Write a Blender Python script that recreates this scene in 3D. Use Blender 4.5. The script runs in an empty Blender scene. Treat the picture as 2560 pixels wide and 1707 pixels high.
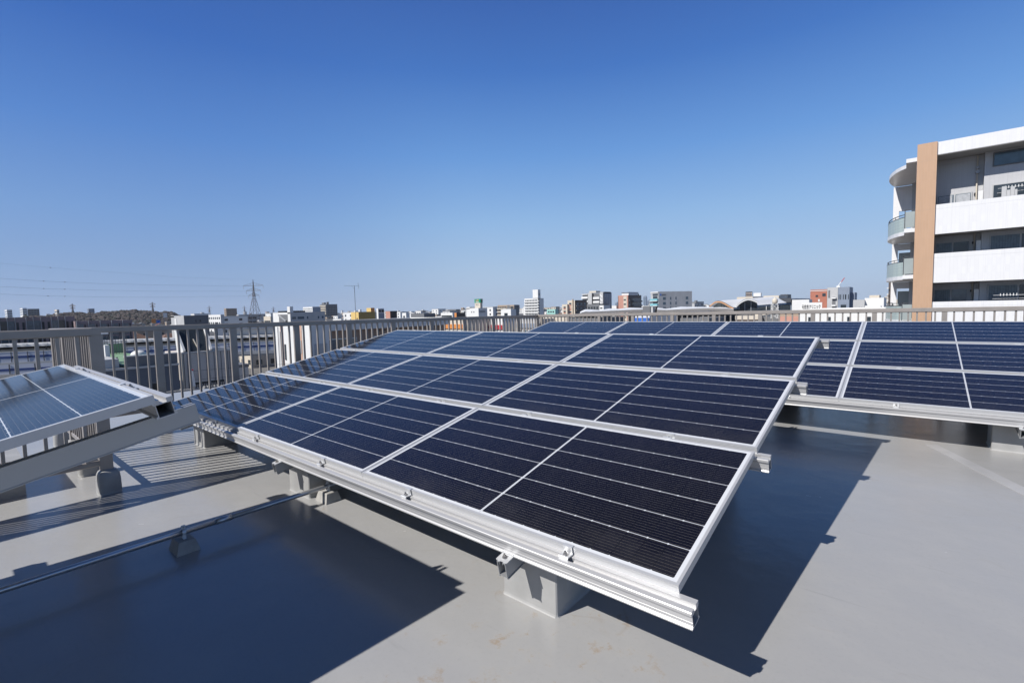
import bpy, bmesh, math, random
from mathutils import Vector, Matrix
random.seed(7)
S = bpy.context.scene
COL = S.collection

# ------------------------------------------------------------------ camera
F_PX, PITCH, YAW, ROLL = 1191.36, -0.0689, -0.6994, -0.0242      # focal length in pixels of a 2560 px wide frame
CAM = Vector((0.6423, -1.694, 1.4735))
_f = Vector((math.sin(YAW)*math.cos(PITCH), math.cos(YAW)*math.cos(PITCH), math.sin(PITCH)))
_r0 = Vector((math.cos(YAW), -math.sin(YAW), 0)); _u0 = _r0.cross(_f)
_r = _r0*math.cos(ROLL) + _u0*math.sin(ROLL)
_u = -_r0*math.sin(ROLL) + _u0*math.cos(ROLL)
cd = bpy.data.cameras.new('camera'); cam = bpy.data.objects.new('camera', cd); COL.objects.link(cam)
cam.matrix_world = Matrix(((_r.x, _u.x, -_f.x, CAM.x), (_r.y, _u.y, -_f.y, CAM.y), (_r.z, _u.z, -_f.z, CAM.z), (0, 0, 0, 1)))
cd.sensor_width = 36; cd.lens = 36*F_PX/2560; cd.clip_start = 0.02; cd.clip_end = 30000
S.camera = cam

# ------------------------------------------------------------------ sky, sun, exposure
SUN = Vector((-0.2658, -0.6771, 0.6862)).normalized()            # direction towards the sun
w = bpy.data.worlds.new('World'); S.world = w; w.use_nodes = True
nt = w.node_tree; nt.nodes.clear()
sky = nt.nodes.new('ShaderNodeTexSky'); sky.sky_type = 'NISHITA'; sky.sun_disc = False
sky.sun_elevation = math.asin(SUN.z); sky.sun_rotation = math.atan2(SUN.x, SUN.y)
sky.altitude = 2000; sky.air_density = 1.0; sky.dust_density = 0.2; sky.ozone_density = 1.0
bg = nt.nodes.new('ShaderNodeBackground'); bg.inputs['Strength'].default_value = 0.076
# clear winter air: the sky is deeper blue overhead and less yellow at the horizon than the model's default
tcw = nt.nodes.new('ShaderNodeTexCoord'); spw = nt.nodes.new('ShaderNodeSeparateXYZ'); rmp = nt.nodes.new('ShaderNodeValToRGB')
nt.links.new(tcw.outputs['Generated'], spw.inputs[0]); nt.links.new(spw.outputs[2], rmp.inputs[0])
cr = rmp.color_ramp
for i, (zz, c) in enumerate(((0.0, (.55,.66,1.10)), (.02, (.58,.69,1.10)), (.074, (.87,.885,1.05)), (.173, (1.22,1.30,1.37)),
                             (.296, (1.0,1.37,1.74)), (.43, (.64,1.12,1.77)), (.55, (.50,.86,1.45)), (.75, (.26,.42,.62)), (1.0, (.18,.28,.40)))):
    e = cr.elements[i] if i < 2 else cr.elements.new(zz)
    e.position = zz; e.color = (*[v/2 for v in c], 1)
mul = nt.nodes.new('ShaderNodeVectorMath'); mul.operation = 'MULTIPLY'; dbl = nt.nodes.new('ShaderNodeVectorMath'); dbl.operation = 'SCALE'
dbl.inputs['Scale'].default_value = 2.0
nt.links.new(rmp.outputs[0], dbl.inputs[0]); nt.links.new(sky.outputs[0], mul.inputs[0]); nt.links.new(dbl.outputs[0], mul.inputs[1])
wo = nt.nodes.new('ShaderNodeOutputWorld')
rm2 = nt.nodes.new('ShaderNodeValToRGB'); nt.links.new(spw.outputs[2], rm2.inputs[0]); c2 = rm2.color_ramp
for i, (zz, c) in enumerate(((0.0, (.44,.555,.72)), (.02, (.45,.565,.73)), (.074, (.405,.555,.755)), (.173, (.285,.48,.77)),
                             (.296, (.145,.33,.70)), (.43, (.063,.186,.54)), (.53, (.046,.132,.44)), (.70, (.019,.048,.135)), (1.0, (.010,.024,.065)))):
    e = c2.elements[i] if i < 2 else c2.elements.new(zz)
    e.position = zz; e.color = (*c, 1)
ten = nt.nodes.new('ShaderNodeVectorMath'); ten.operation = 'SCALE'; ten.inputs['Scale'].default_value = 10.0
mxw = nt.nodes.new('ShaderNodeMix'); mxw.data_type = 'RGBA'; mxw.inputs[0].default_value = 0.85
nt.links.new(rm2.outputs[0], ten.inputs[0]); nt.links.new(mul.outputs[0], mxw.inputs[6]); nt.links.new(ten.outputs[0], mxw.inputs[7])
wx = nt.nodes.new('ShaderNodeMapRange'); wx.interpolation_type = 'SMOOTHSTEP'     # the west, a right angle from the sun, is the darkest part of the sky
wx.inputs[1].default_value = -0.66; wx.inputs[2].default_value = -1.0; nt.links.new(spw.outputs[0], wx.inputs[0])
wm = nt.nodes.new('ShaderNodeMix'); wm.data_type = 'RGBA'; nt.links.new(wx.outputs[0], wm.inputs[0]); wm.inputs[6].default_value = (1, 1, 1, 1); wm.inputs[7].default_value = (.64, .71, .85, 1)
wv = nt.nodes.new('ShaderNodeVectorMath'); wv.operation = 'MULTIPLY'; nt.links.new(mxw.outputs[2], wv.inputs[0]); nt.links.new(wm.outputs[2], wv.inputs[1])
nt.links.new(wv.outputs[0], bg.inputs[0]); nt.links.new(bg.outputs[0], wo.inputs[0])
sl = bpy.data.lights.new('sun', 'SUN'); sl.energy = 5.0; sl.angle = math.radians(0.53); sl.color = (1.0, 0.962, 0.91)
so = bpy.data.objects.new('sun', sl); COL.objects.link(so); so.location = (-20, -50, 60)
so.rotation_euler = SUN.to_track_quat('Z', 'Y').to_euler()
S.view_settings.view_transform = 'Standard'; S.view_settings.look = 'None'
S.view_settings.exposure = 0.4; S.view_settings.gamma = 1.0; S.view_settings.use_curve_mapping = False

# ------------------------------------------------------------------ helpers
class MB:
    """collects shapes; build() links them as ONE mesh object"""
    def __init__(s): s.v = []; s.f = []; s.m = []
    def add(s, vs, fs, m=0):
        o = len(s.v); s.v += [tuple(p) for p in vs]; s.f += [tuple(o+i for i in f) for f in fs]; s.m += [m]*len(fs); return s
    def box(s, x0, x1, y0, y1, z0, z1, m=0):
        return s.add([(x0,y0,z0),(x1,y0,z0),(x1,y1,z0),(x0,y1,z0),(x0,y0,z1),(x1,y0,z1),(x1,y1,z1),(x0,y1,z1)],
                     [(0,3,2,1),(4,5,6,7),(0,1,5,4),(1,2,6,5),(2,3,7,6),(3,0,4,7)], m)
    def prism(s, poly, z0, z1, m=0):
        n = len(poly)
        a = sum(poly[i][0]*poly[(i+1)%n][1]-poly[(i+1)%n][0]*poly[i][1] for i in range(n))
        if a < 0: poly = poly[::-1]
        return s.add([(x,y,z0) for x,y in poly]+[(x,y,z1) for x,y in poly],
                     [tuple(range(n-1,-1,-1)), tuple(range(n,2*n))]+[(i,(i+1)%n,n+(i+1)%n,n+i) for i in range(n)], m)
    def extr_x(s, poly, x0, x1, m=0):            # poly in (y,z)
        n = len(poly)
        a = sum(poly[i][0]*poly[(i+1)%n][1]-poly[(i+1)%n][0]*poly[i][1] for i in range(n))
        if a < 0: poly = poly[::-1]
        return s.add([(x0,y,z) for y,z in poly]+[(x1,y,z) for y,z in poly],
                     [tuple(range(n-1,-1,-1)), tuple(range(n,2*n))]+[(i,(i+1)%n,n+(i+1)%n,n+i) for i in range(n)], m)
    def extr_y(s, poly, y0, y1, m=0):            # poly in (x,z)
        n = len(poly)
        a = sum(poly[i][0]*poly[(i+1)%n][1]-poly[(i+1)%n][0]*poly[i][1] for i in range(n))
        if a > 0: poly = poly[::-1]
        return s.add([(x,y0,z) for x,z in poly]+[(x,y1,z) for x,z in poly],
                     [tuple(range(n-1,-1,-1)), tuple(range(n,2*n))]+[(i,(i+1)%n,n+(i+1)%n,n+i) for i in range(n)], m)
    def tube(s, p, q, r, n=8, r2=None, m=0, cap=True):
        p = Vector(p); q = Vector(q); d = (q-p).normalized(); r2 = r if r2 is None else r2
        a = d.orthogonal().normalized(); b = d.cross(a)
        ring = lambda c, rr: [c+(a*math.cos(2*math.pi*i/n)+b*math.sin(2*math.pi*i/n))*rr for i in range(n)]
        fs = [(i,(i+1)%n,n+(i+1)%n,n+i) for i in range(n)]
        if cap: fs += [tuple(range(n-1,-1,-1)), tuple(range(n,2*n))]
        return s.add(ring(p,r)+ring(q,r2), fs, m)
    def loft(s, rings, m=0, cap=True):
        n = len(rings[0]); vs = [p for r in rings for p in r]; fs = []
        for k in range(len(rings)-1):
            for i in range(n): fs.append((k*n+i, k*n+(i+1)%n, (k+1)*n+(i+1)%n, (k+1)*n+i))
        if cap: fs += [tuple(range(n-1,-1,-1)), tuple(range((len(rings)-1)*n, len(rings)*n))]
        return s.add(vs, fs, m)
    def quad(s, a, b, c, d, m=0): return s.add([a,b,c,d], [(0,1,2,3)], m)
    def build(s, name, mats, parent=None, loc=None, rot=None, smooth=False):
        me = bpy.data.meshes.new(name); me.from_pydata([tuple(v) for v in s.v], [], s.f); me.update()
        mats = mats if isinstance(mats, (list, tuple)) else [mats]
        for m in mats: me.materials.append(m)
        if len(mats) > 1: me.polygons.foreach_set('material_index', s.m)
        if smooth: me.polygons.foreach_set('use_smooth', [True]*len(s.f))
        o = bpy.data.objects.new(name, me); COL.objects.link(o)
        if parent is not None: o.parent = parent
        if loc is not None: o.location = loc
        if rot is not None: o.rotation_euler = rot
        return o

def tag(o, label=None, cat=None, group=None, kind=None):
    if label: o['label'] = label
    if cat: o['category'] = cat
    if group: o['group'] = group
    if kind: o['kind'] = kind
    return o
def empty(name, loc=(0,0,0), rot=(0,0,0), label=None, cat=None, group=None):
    o = bpy.data.objects.new(name, None); COL.objects.link(o); o.location = loc; o.rotation_euler = rot
    o.empty_display_size = 0.1
    return tag(o, label, cat, group)
def copy_tree(o, parent=None):
    c = o.copy(); COL.objects.link(c)
    if parent is not None: c.parent = parent
    for ch in list(o.children): copy_tree(ch, c)
    return c

def ray(px, py):                                  # viewing ray of a point of the 2560 x 1707 photograph
    return _f + _r*((px-1280)/F_PX) + _u*((853.5-py)/F_PX)
def at(px, py, D):                                # the point on that ray at D metres of horizontal distance
    d = ray(px, py); return CAM + d*(D/math.hypot(d.x, d.y))
def on_x(px, py, x): d = ray(px, py); return CAM + d*((x-CAM.x)/d.x)
def on_y(px, py, y): d = ray(px, py); return CAM + d*((y-CAM.y)/d.y)

# ------------------------------------------------------------------ materials
MATS = {}
def mat(name, col, rough=0.6, metal=0.0, var=0.12, scale=3.0, spec=0.5, bump=0.0, bscale=40.0):
    if name in MATS: return MATS[name]
    col = tuple(v*0.84 for v in col)
    m = bpy.data.materials.new(name); m.use_nodes = True; t = m.node_tree; b = t.nodes['Principled BSDF']
    b.inputs['Roughness'].default_value = rough; b.inputs['Metallic'].default_value = metal
    b.inputs['Specular IOR Level'].default_value = spec
    tc = t.nodes.new('ShaderNodeTexCoord')
    if var > 0:
        n = t.nodes.new('ShaderNodeTexNoise'); n.inputs['Scale'].default_value = scale; n.inputs['Detail'].default_value = 5
        t.links.new(tc.outputs['Object'], n.inputs['Vector'])
        r = t.nodes.new('ShaderNodeMapRange'); r.inputs[1].default_value = 0.25; r.inputs[2].default_value = 0.75
        r.inputs[3].default_value = 1-var; r.inputs[4].default_value = 1+var
        t.links.new(n.outputs['Fac'], r.inputs[0])
        x = t.nodes.new('ShaderNodeMix'); x.data_type = 'RGBA'; x.blend_type = 'MULTIPLY'; x.inputs[0].default_value = 1
        x.inputs[6].default_value = (*col, 1); t.links.new(r.outputs[0], x.inputs[7]); t.links.new(x.outputs[2], b.inputs['Base Color'])
    else: b.inputs['Base Color'].default_value = (*col, 1)
    if bump > 0:
        n2 = t.nodes.new('ShaderNodeTexNoise'); n2.inputs['Scale'].default_value = bscale; n2.inputs['Detail'].default_value = 4
        t.links.new(tc.outputs['Object'], n2.inputs['Vector'])
        bp = t.nodes.new('ShaderNodeBump'); bp.inputs['Strength'].default_value = bump; bp.inputs['Distance'].default_value = 0.01
        t.links.new(n2.outputs['Fac'], bp.inputs['Height']); t.links.new(bp.outputs[0], b.inputs['Normal'])
    MATS[name] = m; return m

class E:                                          # small arithmetic on shader sockets
    t = None
    def __init__(s, x): s.x = x
    def op(s, o, *a):
        n = E.t.nodes.new('ShaderNodeMath'); n.operation = o
        for i, v in enumerate((s,)+a):
            v = v.x if isinstance(v, E) else v
            if isinstance(v, (int, float)): n.inputs[i].default_value = v
            else: E.t.links.new(v, n.inputs[i])
        return E(n.outputs[0])
    def __add__(s, o): return s.op('ADD', o)
    def __sub__(s, o): return s.op('SUBTRACT', o)
    def __mul__(s, o): return s.op('MULTIPLY', o)
    def __truediv__(s, o): return s.op('DIVIDE', o)
    def lt(s, o): return s.op('LESS_THAN', o)
    def gt(s, o): return s.op('GREATER_THAN', o)
    def fract(s): return s.op('FRACT')
    def abs(s): return s.op('ABSOLUTE')
    def max(s, o): return s.op('MAXIMUM', o)
    def min(s, o): return s.op('MINIMUM', o)
    def clamp(s): return s.op('MAXIMUM', 0.0).op('MINIMUM', 1.0)
def mixc(t, fac, a, b):
    x = t.nodes.new('ShaderNodeMix'); x.data_type = 'RGBA'
    if isinstance(fac, E): t.links.new(fac.x, x.inputs[0])
    else: x.inputs[0].default_value = fac
    for i, c in ((6, a), (7, b)):
        if isinstance(c, tuple): x.inputs[i].default_value = (*c, 1)
        else: t.links.new(c, x.inputs[i])
    return x.outputs[2]
def coords(t, kind='Object'):
    tc = t.nodes.new('ShaderNodeTexCoord'); sp = t.nodes.new('ShaderNodeSeparateXYZ')
    t.links.new(tc.outputs[kind], sp.inputs[0]); E.t = t
    return tc.outputs[kind], E(sp.outputs[0]), E(sp.outputs[1]), E(sp.outputs[2])
def noise(t, vec, scale, detail=4, rough=0.5):
    n = t.nodes.new('ShaderNodeTexNoise'); n.inputs['Scale'].default_value = scale; n.inputs['Detail'].default_value = detail
    n.inputs['Roughness'].default_value = rough
    t.links.new(vec, n.inputs['Vector']); return E(n.outputs['Fac'])

PL, PH, FH = 2.094, 1.134, 0.035                  # panel length, height, frame depth
def cell_material():
    m = bpy.data.materials.new('solar_cells'); m.use_nodes = True; t = m.node_tree; b = t.nodes['Principled BSDF']
    vec, x, y, z = coords(t)
    p, q, mg = 0.0919, 0.179, 0.030
    xm = (x-PL/2).abs()-0.0065
    ex = ((xm/p).fract()-0.5).abs(); ex = (ex*-1.0+0.5)*p
    yy = y-mg
    ey = ((yy/q).fract()-0.5).abs(); ey = (ey*-1.0+0.5)*q
    white = ey.lt(0.0017).max((ex+ey).lt(0.0062)).max(xm.lt(0.0)).max(xm.gt(PL/2-mg-0.0065)).max(yy.lt(0.0)).max(yy.gt(6*q))
    midline = (x-PL/2).abs().lt(0.0014)           # dark ribbon in the middle of the white centre strip
    gap = ex.lt(0.0013)
    wire = ((yy/(q/10)).fract()-0.5).abs().lt(0.013)
    nz = noise(t, vec, 2.2, 3)
    oi = t.nodes.new('ShaderNodeObjectInfo'); rnd = E(oi.outputs['Random'])
    ix = ((xm/p).op('FLOOR')); iy = ((yy/q).op('FLOOR')); wn = t.nodes.new('ShaderNodeTexWhiteNoise'); wn.noise_dimensions = '3D'
    cv = t.nodes.new('ShaderNodeCombineXYZ'); t.links.new((ix+(x.gt(PL/2)*40.0)).x, cv.inputs[0]); t.links.new(iy.x, cv.inputs[1]); t.links.new((rnd*50.0).x, cv.inputs[2])
    t.links.new(cv.outputs[0], wn.inputs['Vector']); cellv = E(wn.outputs[0])
    cell = mixc(t, (nz*0.4+cellv*0.35+rnd*0.25), (0.0034, 0.0038, 0.0085), (0.0072, 0.0076, 0.0145))
    low = ((yy-0.10)*-14.0+1.0).clamp()              # rain leaves a dusty edge along the lower frame
    film = noise(t, vec, 3.0, 6, 0.65)
    dustf = ((film-0.45)*1.2).clamp()*0.018+low*((film-0.35)*1.6).clamp()*0.05
    c = mixc(t, wire, cell, (0.21, 0.195, 0.17))
    c = mixc(t, gap, c, (0.004, 0.0045, 0.008))
    c = mixc(t, white, c, (0.50, 0.515, 0.54))
    c = mixc(t, midline, c, (0.30, 0.31, 0.33))
    c = mixc(t, dustf, c, (0.42, 0.40, 0.36))
    t.links.new(c, b.inputs['Base Color'])
    dust = noise(t, vec, 6.0, 5, 0.6)
    rr = dust*0.10+0.04+rnd*0.025
    t.links.new(rr.x, b.inputs['Roughness']); b.inputs['IOR'].default_value = 1.30; b.inputs['Specular Tint'].default_value = (0.74, 0.82, 1.0, 1)
    return m
def roof_material():
    m = bpy.data.materials.new('roof_coating'); m.use_nodes = True; t = m.node_tree; b = t.nodes['Principled BSDF']
    vec, x, y, z = coords(t)
    big = noise(t, vec, 0.55, 5, 0.55); med = noise(t, vec, 3.2, 6, 0.6); fine = noise(t, vec, 55.0, 3)
    base = mixc(t, big, (0.273, 0.274, 0.276), (0.323, 0.320, 0.312))
    base = mixc(t, (med-0.48).clamp()*1.2, base, (0.347, 0.343, 0.331))
    # rust-brown specks and dried puddle rims, thickest by the near block of the middle array
    n1 = noise(t, vec, 6.5, 9, 0.70); n2 = noise(t, vec, 0.9, 3); n3 = noise(t, vec, 21.0, 6, 0.7)
    near = ((x+0.35)*(x+0.35)+(y+0.25)*(y+0.25)*1.3)*-1.1+0.95
    zone = near.clamp().max(((n2-0.57)*6.0).clamp())
    spot = ((n1-0.56)*16.0).clamp()*((n3-0.42)*6.0).clamp()*zone
    base = mixc(t, spot*0.8, base, (0.239, 0.158, 0.085))
    halo = ((n1-0.50)*6.0).clamp()*zone
    base = mixc(t, halo*0.22, base, (0.362, 0.331, 0.277))
    w1 = noise(t, vec, 1.3, 2, 0.45)
    rim = ((w1-0.57).abs()*-110.0+0.7).clamp()*((n1-0.42)*6.0).clamp()*(zone*0.8+0.2)
    base = mixc(t, rim*0.55, base, (0.200, 0.146, 0.092))
    # scuffs: short dark strokes
    mp = t.nodes.new('ShaderNodeMapping'); mp.inputs['Scale'].default_value = (2.2, 22.0, 1.0); mp.inputs['Rotation'].default_value = (0, 0, 0.6)
    t.links.new(vec, mp.inputs[0]); sc = noise(t, mp.outputs[0], 1.0, 3)
    base = mixc(t, ((sc-0.66)*9.0).clamp()*0.22, base, (0.169, 0.169, 0.169))
    # roller laps of the coating
    mp2 = t.nodes.new('ShaderNodeMapping'); mp2.inputs['Scale'].default_value = (0.5, 7.0, 1.0); t.links.new(vec, mp2.inputs[0]); lap = noise(t, mp2.outputs[0], 1.0, 2)
    base = mixc(t, (lap*0.18), base, (0.231, 0.231, 0.235))
    dark = ((noise(t, vec, 0.33, 5, 0.6)-0.52)*2.6).clamp()
    base = mixc(t, dark*0.30, base, (0.181, 0.181, 0.185))
    base = mixc(t, ((fine-0.55)*5.0).clamp()*0.10, base, (0.169, 0.169, 0.169))
    t.links.new(base, b.inputs['Base Color'])
    rg = med*0.16+big*0.12+0.10
    t.links.new(rg.x, b.inputs['Roughness']); b.inputs['IOR'].default_value = 1.42
    bp = t.nodes.new('ShaderNodeBump'); bp.inputs['Strength'].default_value = 0.22; bp.inputs['Distance'].default_value = 0.02
    h = noise(t, vec, 4.0, 3)+fine*0.03
    t.links.new(h.x, bp.inputs['Height']); t.links.new(bp.outputs[0], b.inputs['Normal'])
    return m
def alu_material(name, col, rough, metal, streak='x'):
    col = tuple(v*0.86 for v in col)
    m = bpy.data.materials.new(name); m.use_nodes = True; t = m.node_tree; b = t.nodes['Principled BSDF']
    tc = t.nodes.new('ShaderNodeTexCoord'); mp = t.nodes.new('ShaderNodeMapping')
    mp.inputs['Scale'].default_value = (0.8, 40, 40) if streak == 'x' else (40, 0.8, 40)
    t.links.new(tc.outputs['Object'], mp.inputs[0]); E.t = t
    n = noise(t, mp.outputs[0], 1.0, 4); n2 = noise(t, tc.outputs['Object'], 4.0, 4)
    c = mixc(t, n, tuple(v*0.97 for v in col), col); c = mixc(t, (n2-0.5).clamp()*0.4, c, tuple(v*0.8 for v in col))
    t.links.new(c, b.inputs['Base Color']); r = n*0.05+(rough-0.025)
    t.links.new(r.x, b.inputs['Roughness']); b.inputs['Metallic'].default_value = metal
    return m
def tile_material(name, col, grout, w, h):
    col = tuple(v*0.84 for v in col); grout = tuple(v*0.84 for v in grout)
    m = bpy.data.materials.new(name); m.use_nodes = True; t = m.node_tree; b = t.nodes['Principled BSDF']
    vec, x, y, z = coords(t)
    u = x+y
    fx = ((u/w).fract()-0.5).abs().gt(0.475); fz = ((z/h).fract()-0.5).abs().gt(0.462)
    pz = ((z/2.9).fract()-0.5).abs().gt(0.4935); px = ((u/0.75).fract()-0.5).abs().gt(0.49)
    cell = t.nodes.new('ShaderNodeTexWhiteNoise'); cell.noise_dimensions = '2D'
    cv = t.nodes.new('ShaderNodeCombineXYZ'); t.links.new((u/w).op('FLOOR').x, cv.inputs[0]); t.links.new((z/(h*7)).op('FLOOR').x, cv.inputs[1])
    t.links.new(cv.outputs[0], cell.inputs['Vector'])
    c = mixc(t, E(cell.outputs[0])*0.16, col, tuple(v*0.7 for v in col))
    c = mixc(t, (fx.max(fz))*0.45, c, grout); c = mixc(t, px.max(pz)*0.22, c, tuple(v*0.6 for v in grout))
    nz = noise(t, vec, 0.5, 4); c = mixc(t, nz*0.12, c, tuple(v*0.75 for v in col))
    t.links.new(c, b.inputs['Base Color']); b.inputs['Roughness'].default_value = 0.35
    return m
M_CELL = cell_material(); M_ROOF = roof_material()
M_FRAME = alu_material('anodised_frame', (0.56, 0.565, 0.575), 0.38, 0.36)
M_RAIL = alu_material('extruded_aluminium', (0.55, 0.55, 0.555), 0.36, 0.38)
M_BEAM = alu_material('galvanised_beam', (0.42, 0.43, 0.445), 0.38, 0.55, 'y')
M_BOLT = mat('steel_bolt', (0.45, 0.44, 0.43), 0.35, 0.9, 0.2, 60)
M_CLAMP = mat('cast_clamp', (0.72, 0.73, 0.74), 0.38, 0.5, 0.15, 30)
M_CONC = mat('painted_concrete', (0.33, 0.33, 0.325), 0.45, 0, 0.16, 5, bump=0.15, bscale=18)
M_CONC2 = mat('bare_concrete', (0.36, 0.35, 0.33), 0.8, 0, 0.2, 14, bump=0.3, bscale=60)
M_PIPE = mat('conduit_steel', (0.55, 0.56, 0.58), 0.28, 0.75, 0.12, 8)
M_FENCE = mat('bronze_grey_aluminium', (0.37, 0.335, 0.305), 0.36, 0.35, 0.10, 6)
M_WOOD = None

# ------------------------------------------------------------------ the roof we stand on
GZ = -13.5                                        # street level
mb = MB(); mb.box(-10.3, 9.0, -9.0, 9.1, -0.35, 0.0)
tag(mb.build('roof_deck', M_ROOF), kind='structure')
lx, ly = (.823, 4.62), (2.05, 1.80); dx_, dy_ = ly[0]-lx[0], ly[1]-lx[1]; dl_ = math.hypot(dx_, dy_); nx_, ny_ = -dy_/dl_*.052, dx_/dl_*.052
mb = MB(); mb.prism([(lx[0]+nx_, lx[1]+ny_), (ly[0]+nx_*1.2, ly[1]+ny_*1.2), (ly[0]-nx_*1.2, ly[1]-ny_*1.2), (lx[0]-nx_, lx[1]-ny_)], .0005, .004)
tag(mb.build('painted_light_streak', mat('light_streak_paint', (.415, .415, .42), .22, 0, .06, 6)), kind='structure')  # thin pale sheet painted as a streak of reflected sunlight
M_SLAB = mat('roof_edge_paint', (0.42, 0.43, 0.45), 0.5, 0, 0.1, 2)
M_OWN = tile_material('own_wall_tile', (0.45, 0.43, 0.40), (0.3, 0.3, 0.3), 0.3, 0.1)
mb = MB(); mb.box(-10.2, 8.9, -8.9, 9.0, GZ, -0.354)
tag(mb.build('own_building', M_OWN), 'tiled building under the solar roof, hidden below the roof edge', 'building')

# ------------------------------------------------------------------ solar arrays
TILT = 0.2068; VG = 0.0491; UG = 0.0088; CT, ST = math.cos(TILT), math.sin(TILT)
RAIL_POLY = [(.036,-.035),(.013,-.035),(.013,-.052),(-.011,-.052),(-.011,-.035),(-.033,-.035),(-.0362,-.0372),(-.0362,-.0490),(-.0350,-.0535),
             (-.0320,-.0562),(-.0290,-.0570),(-.0290,-.0820),(-.0300,-.0826),(-.0300,-.0838),(-.0290,-.0844),(-.0290,-.0980),(-.0330,-.1005),(-.0365,-.1038),(-.0365,-.1100),
             (.0365,-.1100),(.0365,-.1035),(.0310,-.0990),(.0290,-.0960),(.0290,-.0570),(.0320,-.0560),(.036,-.0500)]
RAIL_HOLE = [(-.0262,-.0550),(.0262,-.0550),(.0262,-.1060),(-.0262,-.1060)]
def hollow_rail(length):
    """extruded profile with an open chamber, so the sawn end shows a dark hollow"""
    bm = bmesh.new(); ends = []
    for x in (0.0, length):
        o = [bm.verts.new((x, y, z)) for y, z in RAIL_POLY]; h = [bm.verts.new((x, y, z)) for y, z in RAIL_HOLE]
        eo = [bm.edges.new((o[i], o[(i+1) % len(o)])) for i in range(len(o))]
        eh = [bm.edges.new((h[i], h[(i+1) % len(h)])) for i in range(len(h))]
        bmesh.ops.triangle_fill(bm, use_beauty=True, edges=eo+eh, normal=(-1 if x == 0 else 1, 0, 0)); ends.append((o, h))
    (o0, h0), (o1, h1) = ends
    for a, b in ((o0, o1), (h0, h1)):
        for i in range(len(a)): bm.faces.new((a[i], a[(i+1) % len(a)], b[(i+1) % len(a)], b[i]))
    bmesh.ops.recalc_face_normals(bm, faces=bm.faces)
    me = bpy.data.meshes.new('mounting_rail'); bm.to_mesh(me); bm.free(); me.materials.append(M_RAIL)
    o = bpy.data.objects.new('mounting_rail', me); COL.objects.link(o); return o

def panel_proto():
    root = empty('solar_panel')
    mb = MB(); lip = 0.0125
    def bar(x0, x1, y0, y1):                      # frame bar: chamfered top edge would vanish at this size, two grooves do not
        mb.box(x0, x1, y0, y1, -FH, 0)
    bar(0, PL, 0, lip); bar(0, PL, PH-lip, PH); bar(0, lip, lip, PH-lip); bar(PL-lip, PL, lip, PH-lip)
    for zz in (-.0095, -.0185, -.0275): mb.box(.002, PL-.002, -.0007, 0.0, zz-.0012, zz+.0012)
    mb.build('frame', M_FRAME, root)
    mb = MB(); mb.box(lip, PL-lip, lip, PH-lip, -.0065, -.0018); mb.build('cell_sheet', M_CELL, root)
    mb = MB(); mb.box(lip+.02, PL-lip-.02, lip+.02, PH-lip-.02, -.010, -.0085); mb.build('backsheet', mat('white_backsheet', (.6,.6,.6), .6), root)
    mb = MB(); mb.box(PL/2-.06, PL/2+.06, .09, .17, -.030, -.0105); mb.build('junction_box', mat('black_plastic', (.02,.02,.02), .5), root)
    return root
PANEL = panel_proto(); panel_used = [False]
TRIM = MB().box(-UG+.0006, -.0006, 0, PH, -.03, -.0075)
TRIM_O = TRIM.build('edge_trim', mat('trim_aluminium', (.62,.64,.68), .4, .5)); TRIM_ME = TRIM_O.data; bpy.data.objects.remove(TRIM_O)
CL = MB()                                          # low edge clamp, hook towards the panel on +y
CL.box(-.024, .024, -.004, .012, .0006, .0044).box(-.024, .024, -.0075, -.004, -.0335, .0044)
CL.extr_x([(-.0075,-.0335),(-.0075,-.0285),(-.043,-.0215),(-.047,-.0245),(-.047,-.050),(-.0435,-.050),(-.0435,-.0262),(-.012,-.0325)], -.024, .024)
def bolt_mesh(x, y, z):
    b = MB(); b.tube((x,y,z), (x,y,z+.004), .0125, 12); b.tube((x,y,z+.004), (x,y,z+.012), .0088, 6); b.tube((x,y,z+.012), (x,y,z+.021), .0046, 8)
    return b
CLM = MB()                                         # clamp between two rows, over the gap
CLM.box(-.026, .026, -.010, .0, .0006, .0042).box(-.026, .026, VG, VG+.010, .0006, .0042)
CLM.box(-.026, .026 , 0.0, .004, -.024, .0042).box(-.026, .026, VG-.004, VG, -.024, .0042).box(-.026, .026, .004, VG-.004, -.027, -.022)
CLT = MB(); CLT.box(-.024, .024, -.012, .004, .0006, .0044).box(-.024, .024, .004, .0075, -.0335, .0044).box(-.024, .024, .0075, .045, -.0335, -.029)

def make_clamp(kind, parent, x, y):
    shape = {'low': CL, 'mid': CLM, 'top': CLT}[kind]
    key = 'clamp_'+kind
    if key not in MATS:
        a = MB(); a.v, a.f, a.m = shape.v, shape.f, shape.m
        o = a.build('clamp', M_CLAMP); by, bz = {'low': (-.026, -.0275), 'mid': (VG/2, -.022), 'top': (.026, -.029)}[kind]
        b = bolt_mesh(0, by, bz).build('bolt', M_BOLT, o); MATS[key] = (o.data, b.data)
        bpy.data.objects.remove(b); bpy.data.objects.remove(o)
    o = bpy.data.objects.new('clamp', MATS[key][0]); COL.objects.link(o); o.parent = parent; o.location = (x, y, 0)
    b = bpy.data.objects.new('bolt', MATS[key][1]); COL.objects.link(b); b.parent = o

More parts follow.
